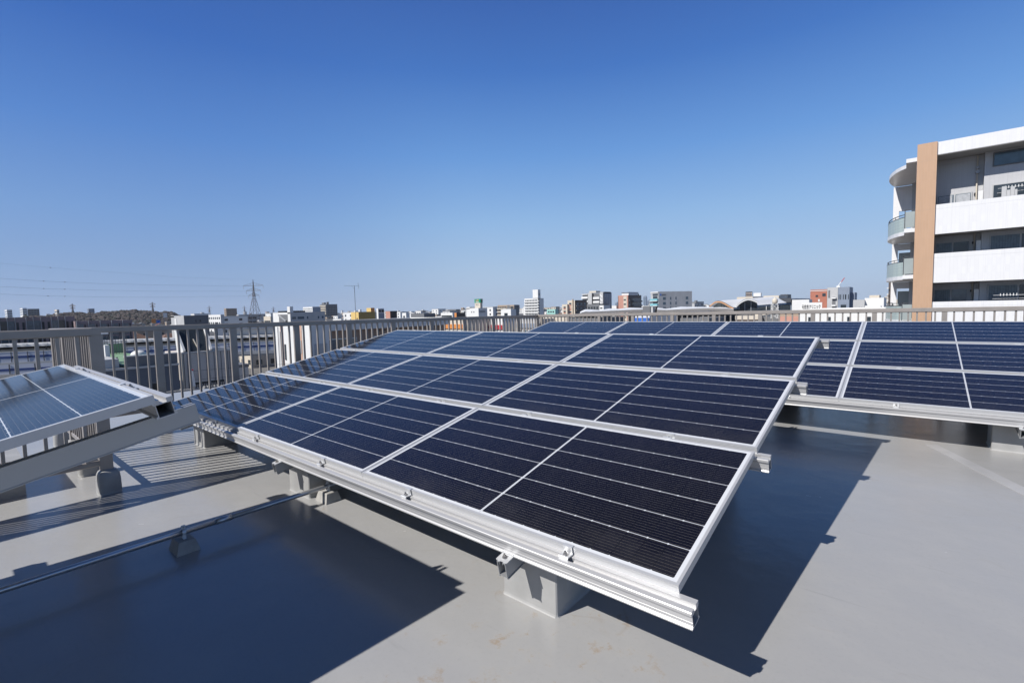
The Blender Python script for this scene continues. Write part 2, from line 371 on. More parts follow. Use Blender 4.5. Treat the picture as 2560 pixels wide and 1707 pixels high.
ROWN = ['lowest', 'middle', 'highest']
def solar_array(who, X0, Y0, H0, ncol, coln, ov0, ov1, beams, beam_lab, drop=0.0):
    """X0 is the left edge; ncol panels along x, three rows up the slope"""
    rot = (TILT, 0, 0)
    W = ncol*PL+(ncol-1)*UG
    P = lambda u, v, n=0.0: (X0+u, Y0+v*CT-n*ST, H0+v*ST+n*CT)
    for r in range(3):
        for c in range(ncol):
            if not panel_used[0]: o = PANEL; panel_used[0] = True
            else: o = copy_tree_plain(PANEL)
            o.location = P(c*(PL+UG), r*(PH+VG)); o.rotation_euler = rot
            tag(o, 'solar panel, %s row of %s, %s' % (ROWN[r], who, coln[c]), 'solar panel', 'solar panels of '+who)
            if c > 0:
                tr = bpy.data.objects.new('edge_trim', TRIM_ME); COL.objects.link(tr); tr.parent = o
    vs = [-.0333, PH+VG/2, 2*PH+1.5*VG, 3*PH+2*VG+.0333]
    nm = ['lower edge', 'lower row joint', 'upper row joint', 'upper edge']
    first = None
    for i, v in enumerate(vs):
        if first is None: rail = first = hollow_rail(W+ov0+ov1)
        else: rail = first.copy(); COL.objects.link(rail)
        rail.location = P(-ov0, v); rail.rotation_euler = rot
        tag(rail, 'bright aluminium rail under the %s of %s' % (nm[i], who), 'mounting rail', 'rails of '+who)
        for c in range(ncol):
            for fr in (.232, .766):
                x = ov0+c*(PL+UG)+fr*PL
                kind = 'low' if i == 0 else 'top' if i == 3 else 'mid'
                make_clamp(kind, rail, x, {'low': -vs[0], 'mid': -VG/2, 'top': -.0333}[kind])
    # sloping beams, open channels under the rails
    for bx, lab in zip(beams, beam_lab):
        v0, v1 = -.125, 3*PH+2*VG+.175
        o = empty('support_beam', P(bx, 0, -drop), rot, 'sloping grey beam under %s, %s' % (who, lab), 'support beam', 'sloping beams')
        b = MB(); zt, zb, hw = -.1105, -.194, .026
        b.box(-hw, -hw+.004, v0, v1, zb, zt).box(hw-.004, hw, v0, v1, zb, zt).box(-hw+.004, hw-.004, v0, v1, zb+.006, zb+.010)
        b.box(-hw+.004, -.009, v0, v1, zt-.004, zt).box(.009, hw-.004, v0, v1, zt-.004, zt)
        b.box(-.011, -.009, v0, v1, zt-.014, zt-.004).box(.009, .011, v0, v1, zt-.014, zt-.004)
        b.box(-hw-.004, -hw, v0, v1, zb, zb+.004).box(hw, hw+.004, v0, v1, zb, zb+.004)
        b.build('channel', M_BEAM, o)
        for i, v in enumerate(vs):
            side = -1 if i == 0 else 1
            k = MB(); y = v+side*.0365
            k.box(-.034, .034, min(y, y+side*.05), max(y, y+side*.05), -.1100, -.1060).box(-.034, .034, min(y, y-side*.006), max(y, y-side*.006), -.106, -.0985)
            br = k.build('bracket', M_CLAMP, o); bolt_mesh(0, y+side*.024, -.106).build('bolt', M_BOLT, br)

def copy_tree_plain(o):
    c = o.copy(); COL.objects.link(c)
    for ch in list(o.children):
        if ch.name.startswith('edge_trim'): continue
        d = ch.copy(); COL.objects.link(d); d.parent = c
    return c

WM = 3*PL+2*UG
solar_array('the large middle array', -WM, 0, .4284, 3, ['left column', 'centre column', 'right column'], .0685, .0685,
            [WM-.80, WM-3.19, WM-5.58], ['rightmost of three', 'centre of three', 'leftmost of three'])
solar_array('the back array by the far railing', -6.2574, 4.5698, .4065, 5,
            ['first from left', 'second from left', 'third from left', 'fourth from left', 'rightmost'], .0685, .0685,
            [7.70, 5.30, 2.90, .70], ['near its right end', 'right of its middle', 'left of its middle', 'near its left end'])
solar_array('the small array at the left', -3.661, -4.625, .4597, 1, ['single column'], .0685, -.06, [1.85, .42], ['at its right side', 'at its left side'], drop=.02)

# concrete blocks under the beams
def block(cx, cy, w, d, h, lab, tall=False):
    mb = MB(); c = .006; hw, hd = w/2, d/2
    ring = lambda k, z: [(-hw+k,-hd-0+0*k,z),(hw-k,-hd,z),(hw,-hd+k,z),(hw,hd-k,z),(hw-k,hd,z),(-hw+k,hd,z),(-hw,hd-k,z),(-hw,-hd+k,z)]
    fl = lambda e, z: [(-hw+c-e*0,-hd-e,z),(hw-c,-hd-e,z),(hw+e,-hd+c,z),(hw+e,hd-c,z),(hw-c,hd+e,z),(-hw+c,hd+e,z),(-hw-e,hd-c,z),(-hw-e,-hd+c,z)]
    mb.loft([fl(.009, .0), fl(.004, .004), fl(.001, .012), ring(c, .03), ring(c, h-.006), [(x*.985, y*.985, h) for x, y, z in ring(c, h)]])
    o = mb.build('concrete_block', M_CONC, loc=(cx, cy, 0))
    return tag(o, lab, 'concrete block', 'concrete blocks carrying the arrays')
def beam_bottom(Y0, H0, Y): v = (Y-Y0)/CT; return H0+v*ST-.196*CT-.002
for x, n in ((-.784, 'right'), (-3.17, 'middle'), (-5.55, 'left')):
    block(x, .255, .335, .34, beam_bottom(0, .4284, .09), {'right': 'painted concrete block under the lower right end of the large middle array, front edge sunlit',
          'middle': 'painted concrete block under the lower edge of the middle array, beside the pipe', 'left': 'painted concrete block under the lower left end of the middle array, striped with railing shadows'}[n])
    block(x, 2.95, .335, .34, beam_bottom(0, .4284, 2.80), 'tall concrete block under the raised edge of the middle array, %s one' % n)
for x, n in ((1.44, 'nearest the right edge'), (-.96, 'second from the right'), (-3.36, 'third from the right'), (-5.56, 'leftmost one')):
    block(x, 4.90, .36, .34, beam_bottom(4.5698, .4065, 4.75), 'low concrete block under the front of the back array, '+n)
    block(x, 7.55, .36, .34, beam_bottom(4.5698, .4065, 7.40), 'tall concrete block behind the back array, '+n)
for x, n in ((-1.811, 'right'), (-3.241, 'left')):
    block(x, -4.3, .335, .34, beam_bottom(-4.625, .4392, -4.45), 'low painted concrete block under the small left array, %s one' % n)
    block(x, -2.02, .30, .30, beam_bottom(-4.625, .4392, -2.17), 'tall concrete block under the raised edge of the small left array, %s one' % n)
mb = MB(); mb.box(-6.15, -5.07, -2.6, -1.342, 0, .306)
tag(mb.build('plinth', M_CONC), 'wide low concrete plinth beyond the railing at the left', 'plinth')

# ------------------------------------------------------------------ conduit pipe on its blocks
PX, PZ, PR = -2.862, .112, .0170
mb = MB(); ys = [-5.2, -3.1, -.55, .9, 4.0]
for a, b in zip(ys[:-1], ys[1:]): mb.tube((PX, a, PZ), (PX, b, PZ), PR, 20)
pipe = mb.build('conduit_pipe', M_PIPE, smooth=True); mb = MB()
tag(pipe, 'long steel conduit pipe running over the roof and under the middle array', 'pipe')
cp = MB().tube((PX, -.62, PZ), (PX, -.53, PZ), PR+.0035, 20).build('coupling', M_PIPE, pipe, smooth=True)
def pipe_block(y, lab):
    mb = MB()
    r = lambda w, d, z: [(-w,-d,z),(w,-d,z),(w,d,z),(-w,d,z)]
    mb.loft([r(.084,.064,0), r(.082,.062,.008), r(.066,.046,.070), r(.062,.042,.075)])
    o = mb.build('pipe_block', M_CONC2, loc=(PX, y, 0))
    tag(o, lab, 'pipe support', 'pipe support blocks')
    s = MB(); s.box(-.028, .028, -.009, .009, .0755, .0785)                 # base plate, two cheeks and a screw on top
    n = 14
    pts = [(math.cos(math.pi*(-.25+1.5*i/n))*(PR+.004), PZ+math.sin(math.pi*(-.25+1.5*i/n))*(PR+.004)) for i in range(n+1)]
    for (a, b), (c, d) in zip(pts[:-1], pts[1:]):
        s.add([(a,-.010,b),(c,-.010,d),(c,.010,d),(a,.010,b),(a*.85,-.010,PZ+(b-PZ)*.85),(c*.85,-.010,PZ+(d-PZ)*.85),(c*.85,.010,PZ+(d-PZ)*.85),(a*.85,.010,PZ+(b-PZ)*.85)],
              [(0,1,2,3),(7,6,5,4),(0,4,5,1),(3,2,6,7)])
    s.box(-.0045, -.001, -.011, .011, PZ+PR+.003, PZ+PR+.027).box(.001, .0045, -.011, .011, PZ+PR+.003, PZ+PR+.027)
    s.box(-.016, -.012, -.010, .010, .0785, PZ-.006).box(.012, .016, -.010, .010, .0785, PZ-.006)
    cl = s.build('clip', M_CLAMP, o)
    MB().tube((-.014, 0, PZ+PR+.017), (.014, 0, PZ+PR+.017), .004, 8).build('bolt', M_BOLT, cl)
pipe_block(-.808, 'small concrete pipe block standing in the dark shadow with a clip on top')
pipe_block(.168, 'small concrete pipe block half in the sun beside the middle array')
pipe_block(-2.0, 'small concrete pipe block under the pipe near the camera')
pipe_block(-3.6, 'small concrete pipe block under the pipe behind the camera')

# ------------------------------------------------------------------ railings round the roof
def railing(name, lab, a, b, za, zb, posts, pick, lower=.24, post_w=.085, post_t=.05, axis='y', holes=()):
    """a, b: end points (x, y); posts and pickets are distances from a"""
    A = Vector((a[0], a[1], 0)); B = Vector((b[0], b[1], 0)); L = (B-A).length
    ang = math.atan2(B.y-A.y, B.x-A.x)
    root = empty('railing', A, (0, 0, ang), lab, 'railing', 'railings round the roof')
    zt = lambda s: za+(zb-za)*s/L
    def bar(nm, s0, s1, dz0, dz1, hw, top=True):
        mb = MB(); c = .007
        sec = lambda s: [(s, y, (zt(s) if top else 0)+z) for y, z in ((-hw,dz0+c),(-hw+c,dz0),(hw-c,dz0),(hw,dz0+c),(hw,dz1-c),(hw-c,dz1),(-hw+c,dz1),(-hw,dz1-c))]
        mb.loft([sec(s0), sec(s1)]); return mb.build(nm, M_FENCE, root)
    bar('top_rail', -.03, L+.03, -.068, 0, .032)
    bar('bottom_rail', 0, L, lower, lower+.045, .018, False)
    for s in posts:
        mb = MB(); h = zt(s)-.066
        mb.box(s-post_w/2, s+post_w/2, -post_t/2, post_t/2, 0.0, h); mb.build('post', M_FENCE, root)
    pm = {}
    for s in pick:
        h = round(zt(s)-.067, 2)
        if h not in pm:
            pm[h] = MB().box(-.011, .011, -.015, .015, lower+.044, h+.004).build('picket', M_FENCE, root); o = pm[h]
        else:
            o = pm[h].copy(); COL.objects.link(o)
        o.location = (s, 0, 0)
    return root
def picks(posts, step, L):
    out = []; ps = sorted(posts)
    for p, q in zip(ps[:-1], ps[1:]):
        n = max(1, round((q-p)/step)); out += [p+(q-p)*i/n for i in range(1, n)]
    return out
FBX = -6.98
pB = [-.83+.0, .11, 1.02, 1.96, 2.90, 3.84, 4.80, 5.75, 6.70, 7.63, 8.45]; pB = [y+.89 for y in pB]; pB[0] = .05
railing('railing', 'long grey picket railing running back along the left side of the roof', (FBX, -.89), (FBX, 8.45), 1.372, 1.292, pB, picks(pB, .1175, 9.34))
pC = [.12, .96, 1.85, 2.72, 3.64, 4.51, 5.37, 6.24, 7.13, 8.01, 8.9, 9.78, 10.66, 11.55, 12.4]
railing('railing', 'sunlit picket railing across the far side of the roof, behind the back array', (FBX, 8.45), (5.45, 8.45), 1.297, 1.34, pC, picks(pC, .112, 12.4), post_w=.066)
pR = [.04, .80, 1.62, 2.38]
railing('railing', 'short return of the railing seen end on, behind the small left array', (FBX, -.89), (-4.56, -.89), 1.372, 1.398, pR, picks(pR, .115, 2.4))
pA = [0.0, .94, 1.88, 2.82, 3.76, 4.7]
railing('railing', 'near grey picket railing at the left edge of the photo', (-4.56, -.89), (-4.56, -5.6), 1.398, 1.40, pA, picks(pA, .1175, 4.7))

def footing(x, y, lab):
    mb = MB(); rings = []
    for w, z in ((.082, 0), (.078, .004), (.080, .03), (.078, .12), (.073, .165), (.064, .188), (.050, .200)):
        ring = []
        for i in range(20):
            a = 2*math.pi*(i+.5)/20; c, s = math.cos(a), math.sin(a); k = (abs(c)**5+abs(s)**5)**(-1/5)
            ring.append((c*k*w, s*k*w, z))
        rings.append(ring)
    mb.loft(rings); o = mb.build('post_footing', M_CONC, loc=(x, y, 0), smooth=True)
    tag(o, lab, 'post footing', 'rounded footings of the railing posts')
footing(-4.555, -.885, 'rounded concrete footing under the corner post of the railing, beside the left array')
footing(-5.32, -.90, 'rounded concrete footing of the railing, second behind the left array')
footing(-6.13, -.89, 'rounded concrete footing of the railing, third behind the left array')
footing(-6.96, -.89, 'rounded concrete footing at the inner corner of the railing')
footing(-4.555, -1.83, 'rounded concrete footing under the near railing at the left edge')
for i, y in enumerate(pB[1:-1]): footing(FBX, y-.89, 'rounded concrete footing of the left railing, number %d counted from its near corner' % (i+2))

# ------------------------------------------------------------------ the town: ground, hills
M_GROUND = mat('town_ground', (0.16, 0.155, 0.15), 0.9, 0, 0.3, 0.02)
mb = MB(); n = 48
mb.v.append((0,0,GZ)); R = [60, 200, 700, 2500, 5700]
for k, rr in enumerate(R):
    for i in range(n): a = 2*math.pi*i/n; mb.v.append((rr*math.cos(a), rr*math.sin(a), GZ))
for i in range(n): mb.f.append((0, 1+i, 1+(i+1) % n))
for k in range(len(R)-1):
    for i in range(n): mb.f.append((1+k*n+i, 1+(k+1)*n+i, 1+(k+1)*n+(i+1) % n, 1+k*n+(i+1) % n))
mb.m = [0]*len(mb.f); tag(mb.build('ground', M_GROUND), kind='structure')

M_GLASS = mat('window_glass', (0.035, 0.045, 0.055), 0.08, 0, 0.3, 1.5, spec=0.6)
M_GLASSB = mat('window_glass_blue', (0.075, 0.115, 0.15), 0.06, 0, 0.35, 2.5, spec=0.7)
M_WHITE = mat('white_render', (0.72, 0.72, 0.71), 0.6, 0, 0.06, 0.4)
M_CREAM = mat('cream_render', (0.60, 0.54, 0.45), 0.7, 0, 0.08, 0.4)
M_GREYL = mat('pale_grey_wall', (0.46, 0.465, 0.47), 0.6, 0, 0.10, 0.3)
M_GREYD = mat('dark_grey_wall', (0.15, 0.155, 0.165), 0.6, 0, 0.12, 0.5)
M_GREYB = mat('blue_grey_wall', (0.22, 0.26, 0.33), 0.55, 0, 0.12, 0.5)
M_PURPLE = mat('purple_brown_wall', (0.27, 0.205, 0.21), 0.6, 0, 0.15, 0.4)
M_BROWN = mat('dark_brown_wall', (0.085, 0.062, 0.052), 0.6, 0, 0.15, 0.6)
M_TAN = mat('tan_wall', (0.36, 0.28, 0.21), 0.7, 0, 0.12, 0.5)
M_PINK = mat('pink_tile', (0.50, 0.26, 0.20), 0.5, 0, 0.08, 0.6)
M_BRICK = mat('orange_red_tile', (0.42, 0.155, 0.10), 0.55, 0, 0.10, 0.6)
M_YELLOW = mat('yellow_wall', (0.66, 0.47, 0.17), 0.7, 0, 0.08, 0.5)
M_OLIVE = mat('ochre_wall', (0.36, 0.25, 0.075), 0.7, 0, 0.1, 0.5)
M_CYAN = mat('turquoise_glass', (0.22, 0.50, 0.56), 0.2, 0, 0.1, 2)
M_GREEN = mat('green_sign', (0.02, 0.27, 0.16), 0.4, 0, 0.05, 2)
M_ROOFG = mat('green_roof_paint', (0.20, 0.33, 0.19), 0.6, 0, 0.15, 1.5)
M_BLUE = mat('blue_paint', (0.03, 0.14, 0.52), 0.5, 0, 0.1, 1)
M_NAVY = mat('navy_stripe', (0.02, 0.05, 0.19), 0.4, 0, 0.08, 1)
M_REDS = mat('red_sign', (0.48, 0.035, 0.05), 0.5, 0, 0.1, 1)
M_ORANGE = mat('orange_sign', (0.62, 0.24, 0.06), 0.5, 0, 0.1, 1)
M_STEEL = mat('painted_steel', (0.40, 0.41, 0.43), 0.5, 0.3, 0.1, 1)
M_STEELD = mat('dark_steel', (0.08, 0.085, 0.095), 0.5, 0.3, 0.1, 1)
M_BLACK = mat('black_paint', (0.015, 0.015, 0.017), 0.5, 0, 0.1, 1)
M_ROOFT = [mat('tile_roof_grey', (0.13, 0.135, 0.145), 0.7, 0, 0.2, 0.8), mat('tile_roof_brown', (0.15, 0.085, 0.06), 0.7, 0, 0.2, 0.8),
           mat('tile_roof_red', (0.24, 0.085, 0.06), 0.7, 0, 0.2, 0.8), mat('sheet_roof_blue', (0.10, 0.15, 0.23), 0.5, 0, 0.2, 0.8)]
M_CURT = mat('curtain', (0.42, 0.44, 0.47), 0.8, 0, 0.2, 9)

class Bld:
    """a building squared to the roof grid: south face y=y0, east face x=x1; a = 0..1 along a face, z in metres above street"""
    def __init__(s, name, label, cat, px0, pxc, px2, ytop, D, wall, zb=GZ, depth=None, width=None, roof=True, group=None, parapet=.5, rot=0.0):
        c = at(pxc, ytop, D); s.x1, s.y0, s.zt = c.x, c.y, c.z-(parapet if roof else 0)
        rot = math.radians(rot); ex, ey = (math.cos(rot), math.sin(rot)), (-math.sin(rot), math.cos(rot))
        def reach(px, u):                          # distance from the corner along u to the sight line of column px
            d = ray(px, ytop); det = u[0]*-d.y+u[1]*d.x; rx, ry = CAM.x-c.x, CAM.y-c.y
            return abs((rx*-d.y+ry*d.x)/det)
        s.x0 = s.x1-(width or reach(px0, ex))
        if pxc < 520: s.x0 = max(s.x0, s.x1-40)
        s.y1 = s.y0+(depth or reach(px2, ey))
        s.zb = zb; s.wall = wall
        s.root = empty(name, (s.x1, s.y0, zb), (0,0,rot), label, cat, group)
        s.part('wall', [(s.x0, s.x1, s.y0, s.y1, zb, s.zt)], wall)
        if roof and parapet:
            w = .25; z = s.zt
            s.part('parapet', [(s.x0,s.x1,s.y0,s.y0+w,z,z+parapet),(s.x0,s.x1,s.y1-w,s.y1,z,z+parapet),(s.x0,s.x0+w,s.y0+w,s.y1-w,z,z+parapet),(s.x1-w,s.x1,s.y0+w,s.y1-w,z,z+parapet)], wall)
    def part(s, name, boxes, m, parent=None):
        mb = MB()
        for x0,x1,y0,y1,z0,z1 in boxes:
            mb.box(min(x0,x1)-s.x1, max(x0,x1)-s.x1, min(y0,y1)-s.y0, max(y0,y1)-s.y0, min(z0,z1)-s.zb, max(z0,z1)-s.zb)
        return mb.build(name, m, parent or s.root)
    def S(s, a0, a1, z0, z1, m, name, out=.06, dep=.0):        # patch on the south face, z from the roof line down
        W = s.x1-s.x0
        return s.part(name, [(s.x0+a0*W, s.x0+a1*W, s.y0-out, s.y0+dep, s.zt-z0, s.zt-z1)], m)
    def E(s, a0, a1, z0, z1, m, name, out=.06, dep=.0):        # patch on the east face
        L = s.y1-s.y0
        return s.part(name, [(s.x1-dep, s.x1+out, s.y0+a0*L, s.y0+a1*L, s.zt-z0, s.zt-z1)], m)
    def wins(s, face, n, a0, a1, ztop, h, rows, pitch, m=None, gap=.35, name='window', frame=True):
        f = s.S if face == 'S' else s.E; step = (a1-a0)/n
        for r in range(rows):
            for i in range(n):
                u = a0+(i+gap/2)*step; v = a0+(i+1-gap/2)*step
                w_ = f(u, v, ztop+r*pitch, ztop+r*pitch+h, m or M_GLASS, name, .04)
    def bands(s, face, a0, a1, ztop, h, rows, pitch, m, out=.9, name='balcony'):
        f = s.S if face == 'S' else s.E
        for r in range(rows): f(a0, a1, ztop+r*pitch, ztop+r*pitch+h, m, name, out)
    def roofbox(s, fx0, fx1, fy0, fy1, h, m, name='roof_house', z0=0):
        W, L = s.x1-s.x0, s.y1-s.y0
        return s.part(name, [(s.x0+fx0*W, s.x0+fx1*W, s.y0+fy0*L, s.y0+fy1*L, s.zt+z0, s.zt+z0+h)], m)

# --- wooded hill, far left
def leafy(name, m1, m2, mm, pts, kind=None):
    mb = MB()
    for (x, y, z, r) in pts:
        q = MB(); seg = 6
        rings = []
        for j in range(4):
            th = math.pi*(j+.35)/4.2; rr = math.sin(th)*r
            rings.append([(x+rr*math.cos(2*math.pi*i/seg+j)*random.uniform(.72,1.2), y+rr*math.sin(2*math.pi*i/seg+j)*random.uniform(.72,1.2), z+r*.85*math.cos(th)*random.uniform(.8,1.15)) for i in range(seg)])
        mb.loft(rings[::-1], m=random.choice((0, 0, 1, 2)))
    return mb.build(name, [m1, m2, mm])
M_TR1 = mat('bare_wood_brown', (0.056, 0.043, 0.040), 0.95, 0, 0.4, 0.12); M_TR2 = mat('evergreen_dark', (0.032, 0.034, 0.028), 0.95, 0, 0.4, 0.12)
M_TR3 = mat('bare_wood_grey', (0.070, 0.056, 0.052), 0.95, 0, 0.4, 0.12)
M_HILL = mat('hill_soil', (0.055, 0.043, 0.036), 0.95, 0, 0.3, 0.02)
HD = 900.0
prof = [(-120,792),(-60,788),(0,786),(60,784),(120,780),(150,776),(185,772),(215,776),(240,775),(262,771),(300,769),(335,767),(360,769),(380,770),(400,773),(415,770),(432,772),(450,782),(470,790)]
mb = MB(); rr_ = []
for k, dd in enumerate((HD-170, HD-90, HD, HD+120, HD+260)):
    row = []
    for px, py in prof:
        p = at(px, py+4, HD); top = p.z-7.0; hh = GZ+(top-GZ)*(0.0, .62, 1.0, .85, .0)[k]
        q = at(px, py, dd); row.append((q.x, q.y, hh))
    rr_.append(row)
for row in rr_: mb.v += row
nn = len(prof)
for k in range(4):
    for i in range(nn-1): mb.f.append((k*nn+i, k*nn+i+1, (k+1)*nn+i+1, (k+1)*nn+i)); mb.m.append(0)
tag(mb.build('hill', M_HILL), kind='structure')
pts = []
def hill_top(px):
    for (a, b), (c, d) in zip(prof[:-1], prof[1:]):
        if a <= px <= c: return b+(d-b)*(px-a)/(c-a)
    return 800
for i in range(4200):
    px = random.uniform(60, 466); t_ = random.random()
    if px < 140 and random.random() < .55: continue
    D = HD-165+t_*190; ph = hill_top(px)
    top = at(px, ph+4, HD).z-7.0
    kk = (D-(HD-170))/80*.62 if D < HD-90 else .62+(D-(HD-90))/90*.38
    z = GZ+(top-GZ)*max(0, min(1, kk))
    q = at(px, 800, D); r = random.uniform(1.3, 3.3)*(1.25 if random.random() < .08 else 1)
    pts.append((q.x, q.y, z+r*.9, r))
wo_ = leafy('hill_wood', M_TR1, M_TR2, M_TR3, pts); tag(wo_, 'brown leafless wood covering the far hill at the left', 'wood', kind='stuff')

# --- apartment block at the right
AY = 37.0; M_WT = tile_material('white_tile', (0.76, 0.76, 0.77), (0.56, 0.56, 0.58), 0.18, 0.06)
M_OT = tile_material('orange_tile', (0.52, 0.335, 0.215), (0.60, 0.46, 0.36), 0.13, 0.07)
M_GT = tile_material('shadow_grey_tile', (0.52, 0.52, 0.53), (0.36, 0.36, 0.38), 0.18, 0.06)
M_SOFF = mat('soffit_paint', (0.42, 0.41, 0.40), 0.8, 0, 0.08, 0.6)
M_FROST = mat('frosted_panel', (0.33, 0.37, 0.365), 0.25, 0, 0.1, 0.7)
M_GBLK = tile_material('glass_block', (0.42, 0.50, 0.485), (0.15, 0.18, 0.19), 0.20, 0.20)
M_CURTD = mat('curtain_shaded_blue_grey', (.13, .17, .20), .3, 0, .3, 9)  # darker curtain colour carries the shade of the lower storeys
ap = empty('apartment_building', (1.53, AY, GZ), (0,0,0), 'tall white tiled apartment block with an orange pier and curved glass balconies at the right', 'apartment block')
def A_(name, boxes, m, parent=None):
    mb = MB()
    for x0,x1,y0,y1,z0,z1 in boxes: mb.box(x0-1.53, x1-1.53, y0-AY, y1-AY, z0-GZ, z1-GZ)
    return mb.build(name, m, parent or ap)
XR = 15.0
A_('pier', [(.62, 1.527, AY-.10, AY+6.0, GZ, 10.75)], M_OT)
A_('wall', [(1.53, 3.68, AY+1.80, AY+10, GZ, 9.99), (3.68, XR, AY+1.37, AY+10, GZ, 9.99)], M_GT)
A_('roof', [(1.53, XR, AY, AY+10.2, 9.99, 10.72)], M_WT)
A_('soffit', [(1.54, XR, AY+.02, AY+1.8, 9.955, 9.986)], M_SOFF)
for k in range(8):
    zt = 7.06-2.9*k
    if zt < GZ+1: break
    b = A_('balcony', [(1.53, XR, AY, AY+.16, zt-1.75, zt)], M_WT)
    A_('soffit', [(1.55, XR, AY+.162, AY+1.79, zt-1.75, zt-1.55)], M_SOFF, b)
    # left bay: sliding window with curtain, downpipe, screen; right bay: wide window
    f = A_('window', [(1.62, 3.22, AY+1.74, AY+1.797, zt-1.5, zt+.80)], M_GREYL)
    for q, (xa, xb) in enumerate(((1.69, 2.40), (2.48, 3.16))):
        A_('pane', [(xa, xb, AY+1.725, AY+1.739, zt-1.42, zt+.72)], (M_GLASSB if (q+k) % 2 else M_GLASS) if k else M_GLASSB, f)
    if k == 0: A_('curtain', [(1.72+.052*i, 1.771+.052*i, AY+1.713-.006*(i % 2), AY+1.724, zt-1.4, zt+.69) for i in range(12)]+[(2.51+.052*i, 2.561+.052*i, AY+1.713-.006*(i % 2), AY+1.724, zt-1.4, zt+.69) for i in range(12)], M_CURT, f)
    if k > 0: A_('curtain', [(1.70+.10*i, 1.79+.10*i, AY+1.718-.005*(i % 2), AY+1.7245, zt-1.4, zt+.70) for i in range(7)], M_CURTD, f)
    A_('partition_door', [(3.45, 3.66, AY+1.3, AY+1.36, zt-1.6, zt+.70)], M_WHITE)
    A_('vent_cap', [(3.30, 3.42, AY+1.69, AY+1.80, zt+.55, zt+.68)], M_BLACK)
    if k > 0:
        g = A_('window', [(4.02, 6.6, AY+1.31, AY+1.367, zt-1.5, zt+.95)], M_GREYL)
        A_('pane', [(4.08, 5.25, AY+1.295, AY+1.309, zt-1.42, zt+.88)], M_GLASSB, g); A_('pane', [(5.33, 6.52, AY+1.295, AY+1.309, zt-1.42, zt+.88)], M_GLASS, g)
        A_('curtain', [(4.10+.115*i, 4.20+.115*i, AY+1.288-.005*(i % 2), AY+1.2945, zt-1.4, zt+.86) for i in range(10)], M_CURTD, g)
        A_('air_conditioner', [(3.75, 3.97, AY+.95, AY+1.28, zt-1.55, zt-.85)], M_WHITE)
g = A_('window', [(4.02, 6.6, AY+1.31, AY+1.367, 9.05, 9.86)], M_GREYD); A_('pane', [(4.07, 6.52, AY+1.295, AY+1.309, 9.10, 9.80)], M_GLASSB, g)
g = A_('window', [(4.04, 6.6, AY+1.31, AY+1.367, 5.4, 8.02)], M_GREYL); A_('pane', [(4.09, 6.52, AY+1.295, AY+1.309, 5.5, 7.96)], M_GLASS, g)
mb = MB(); mb.tube((3.40-1.53, 1.70, 0), (3.40-1.53, 1.70, 9.9-GZ), .035, 8); mb.build('downpipe', M_CREAM, ap)
mb = MB(); mb.tube((3.42-1.53, 1.66, 9.22-GZ), (3.42-1.53, 1.80, 9.22-GZ), .085, 12); mb.tube((3.42-1.53, 1.62, 8.95-GZ), (3.42-1.53, 1.80, 8.95-GZ), .10, 12); mb.build('vent_cap', M_STEEL, ap)
for zz, lab in ((7.42, 'laundry poles with a grey cloth on the top balcony of the white block'), (1.36, 'laundry poles with small pegs on the lowest balcony of the white block')):
    o = empty('laundry_pole', (4.3, AY+.5, zz), (0,0,0), lab, 'laundry pole', 'laundry poles on the balconies')
    for dy, dz in ((0, .20), (.32, .0)): MB().tube((-.1, dy, dz), (2.4, dy, dz), .016, 8).build('pole', M_STEEL, o)
    pg = MB()
    for i in range(6): pg.box(.18+.13*i, .21+.13*i, -.02, .02, .16, .30)
    pg.build('pegs', M_WHITE, o)
    if zz > 5:
        cl = MB(); pr = [(.05,.28),(.24,.06),(.40,.22),(.56,.05),(.66,.27)]
        for (x, z_), (x2, z2) in zip(pr[:-1], pr[1:]): cl.box(x, x2+.01, -.05, -.03, -.42, z_)
        cl.build('cloth', M_GREYL, o)
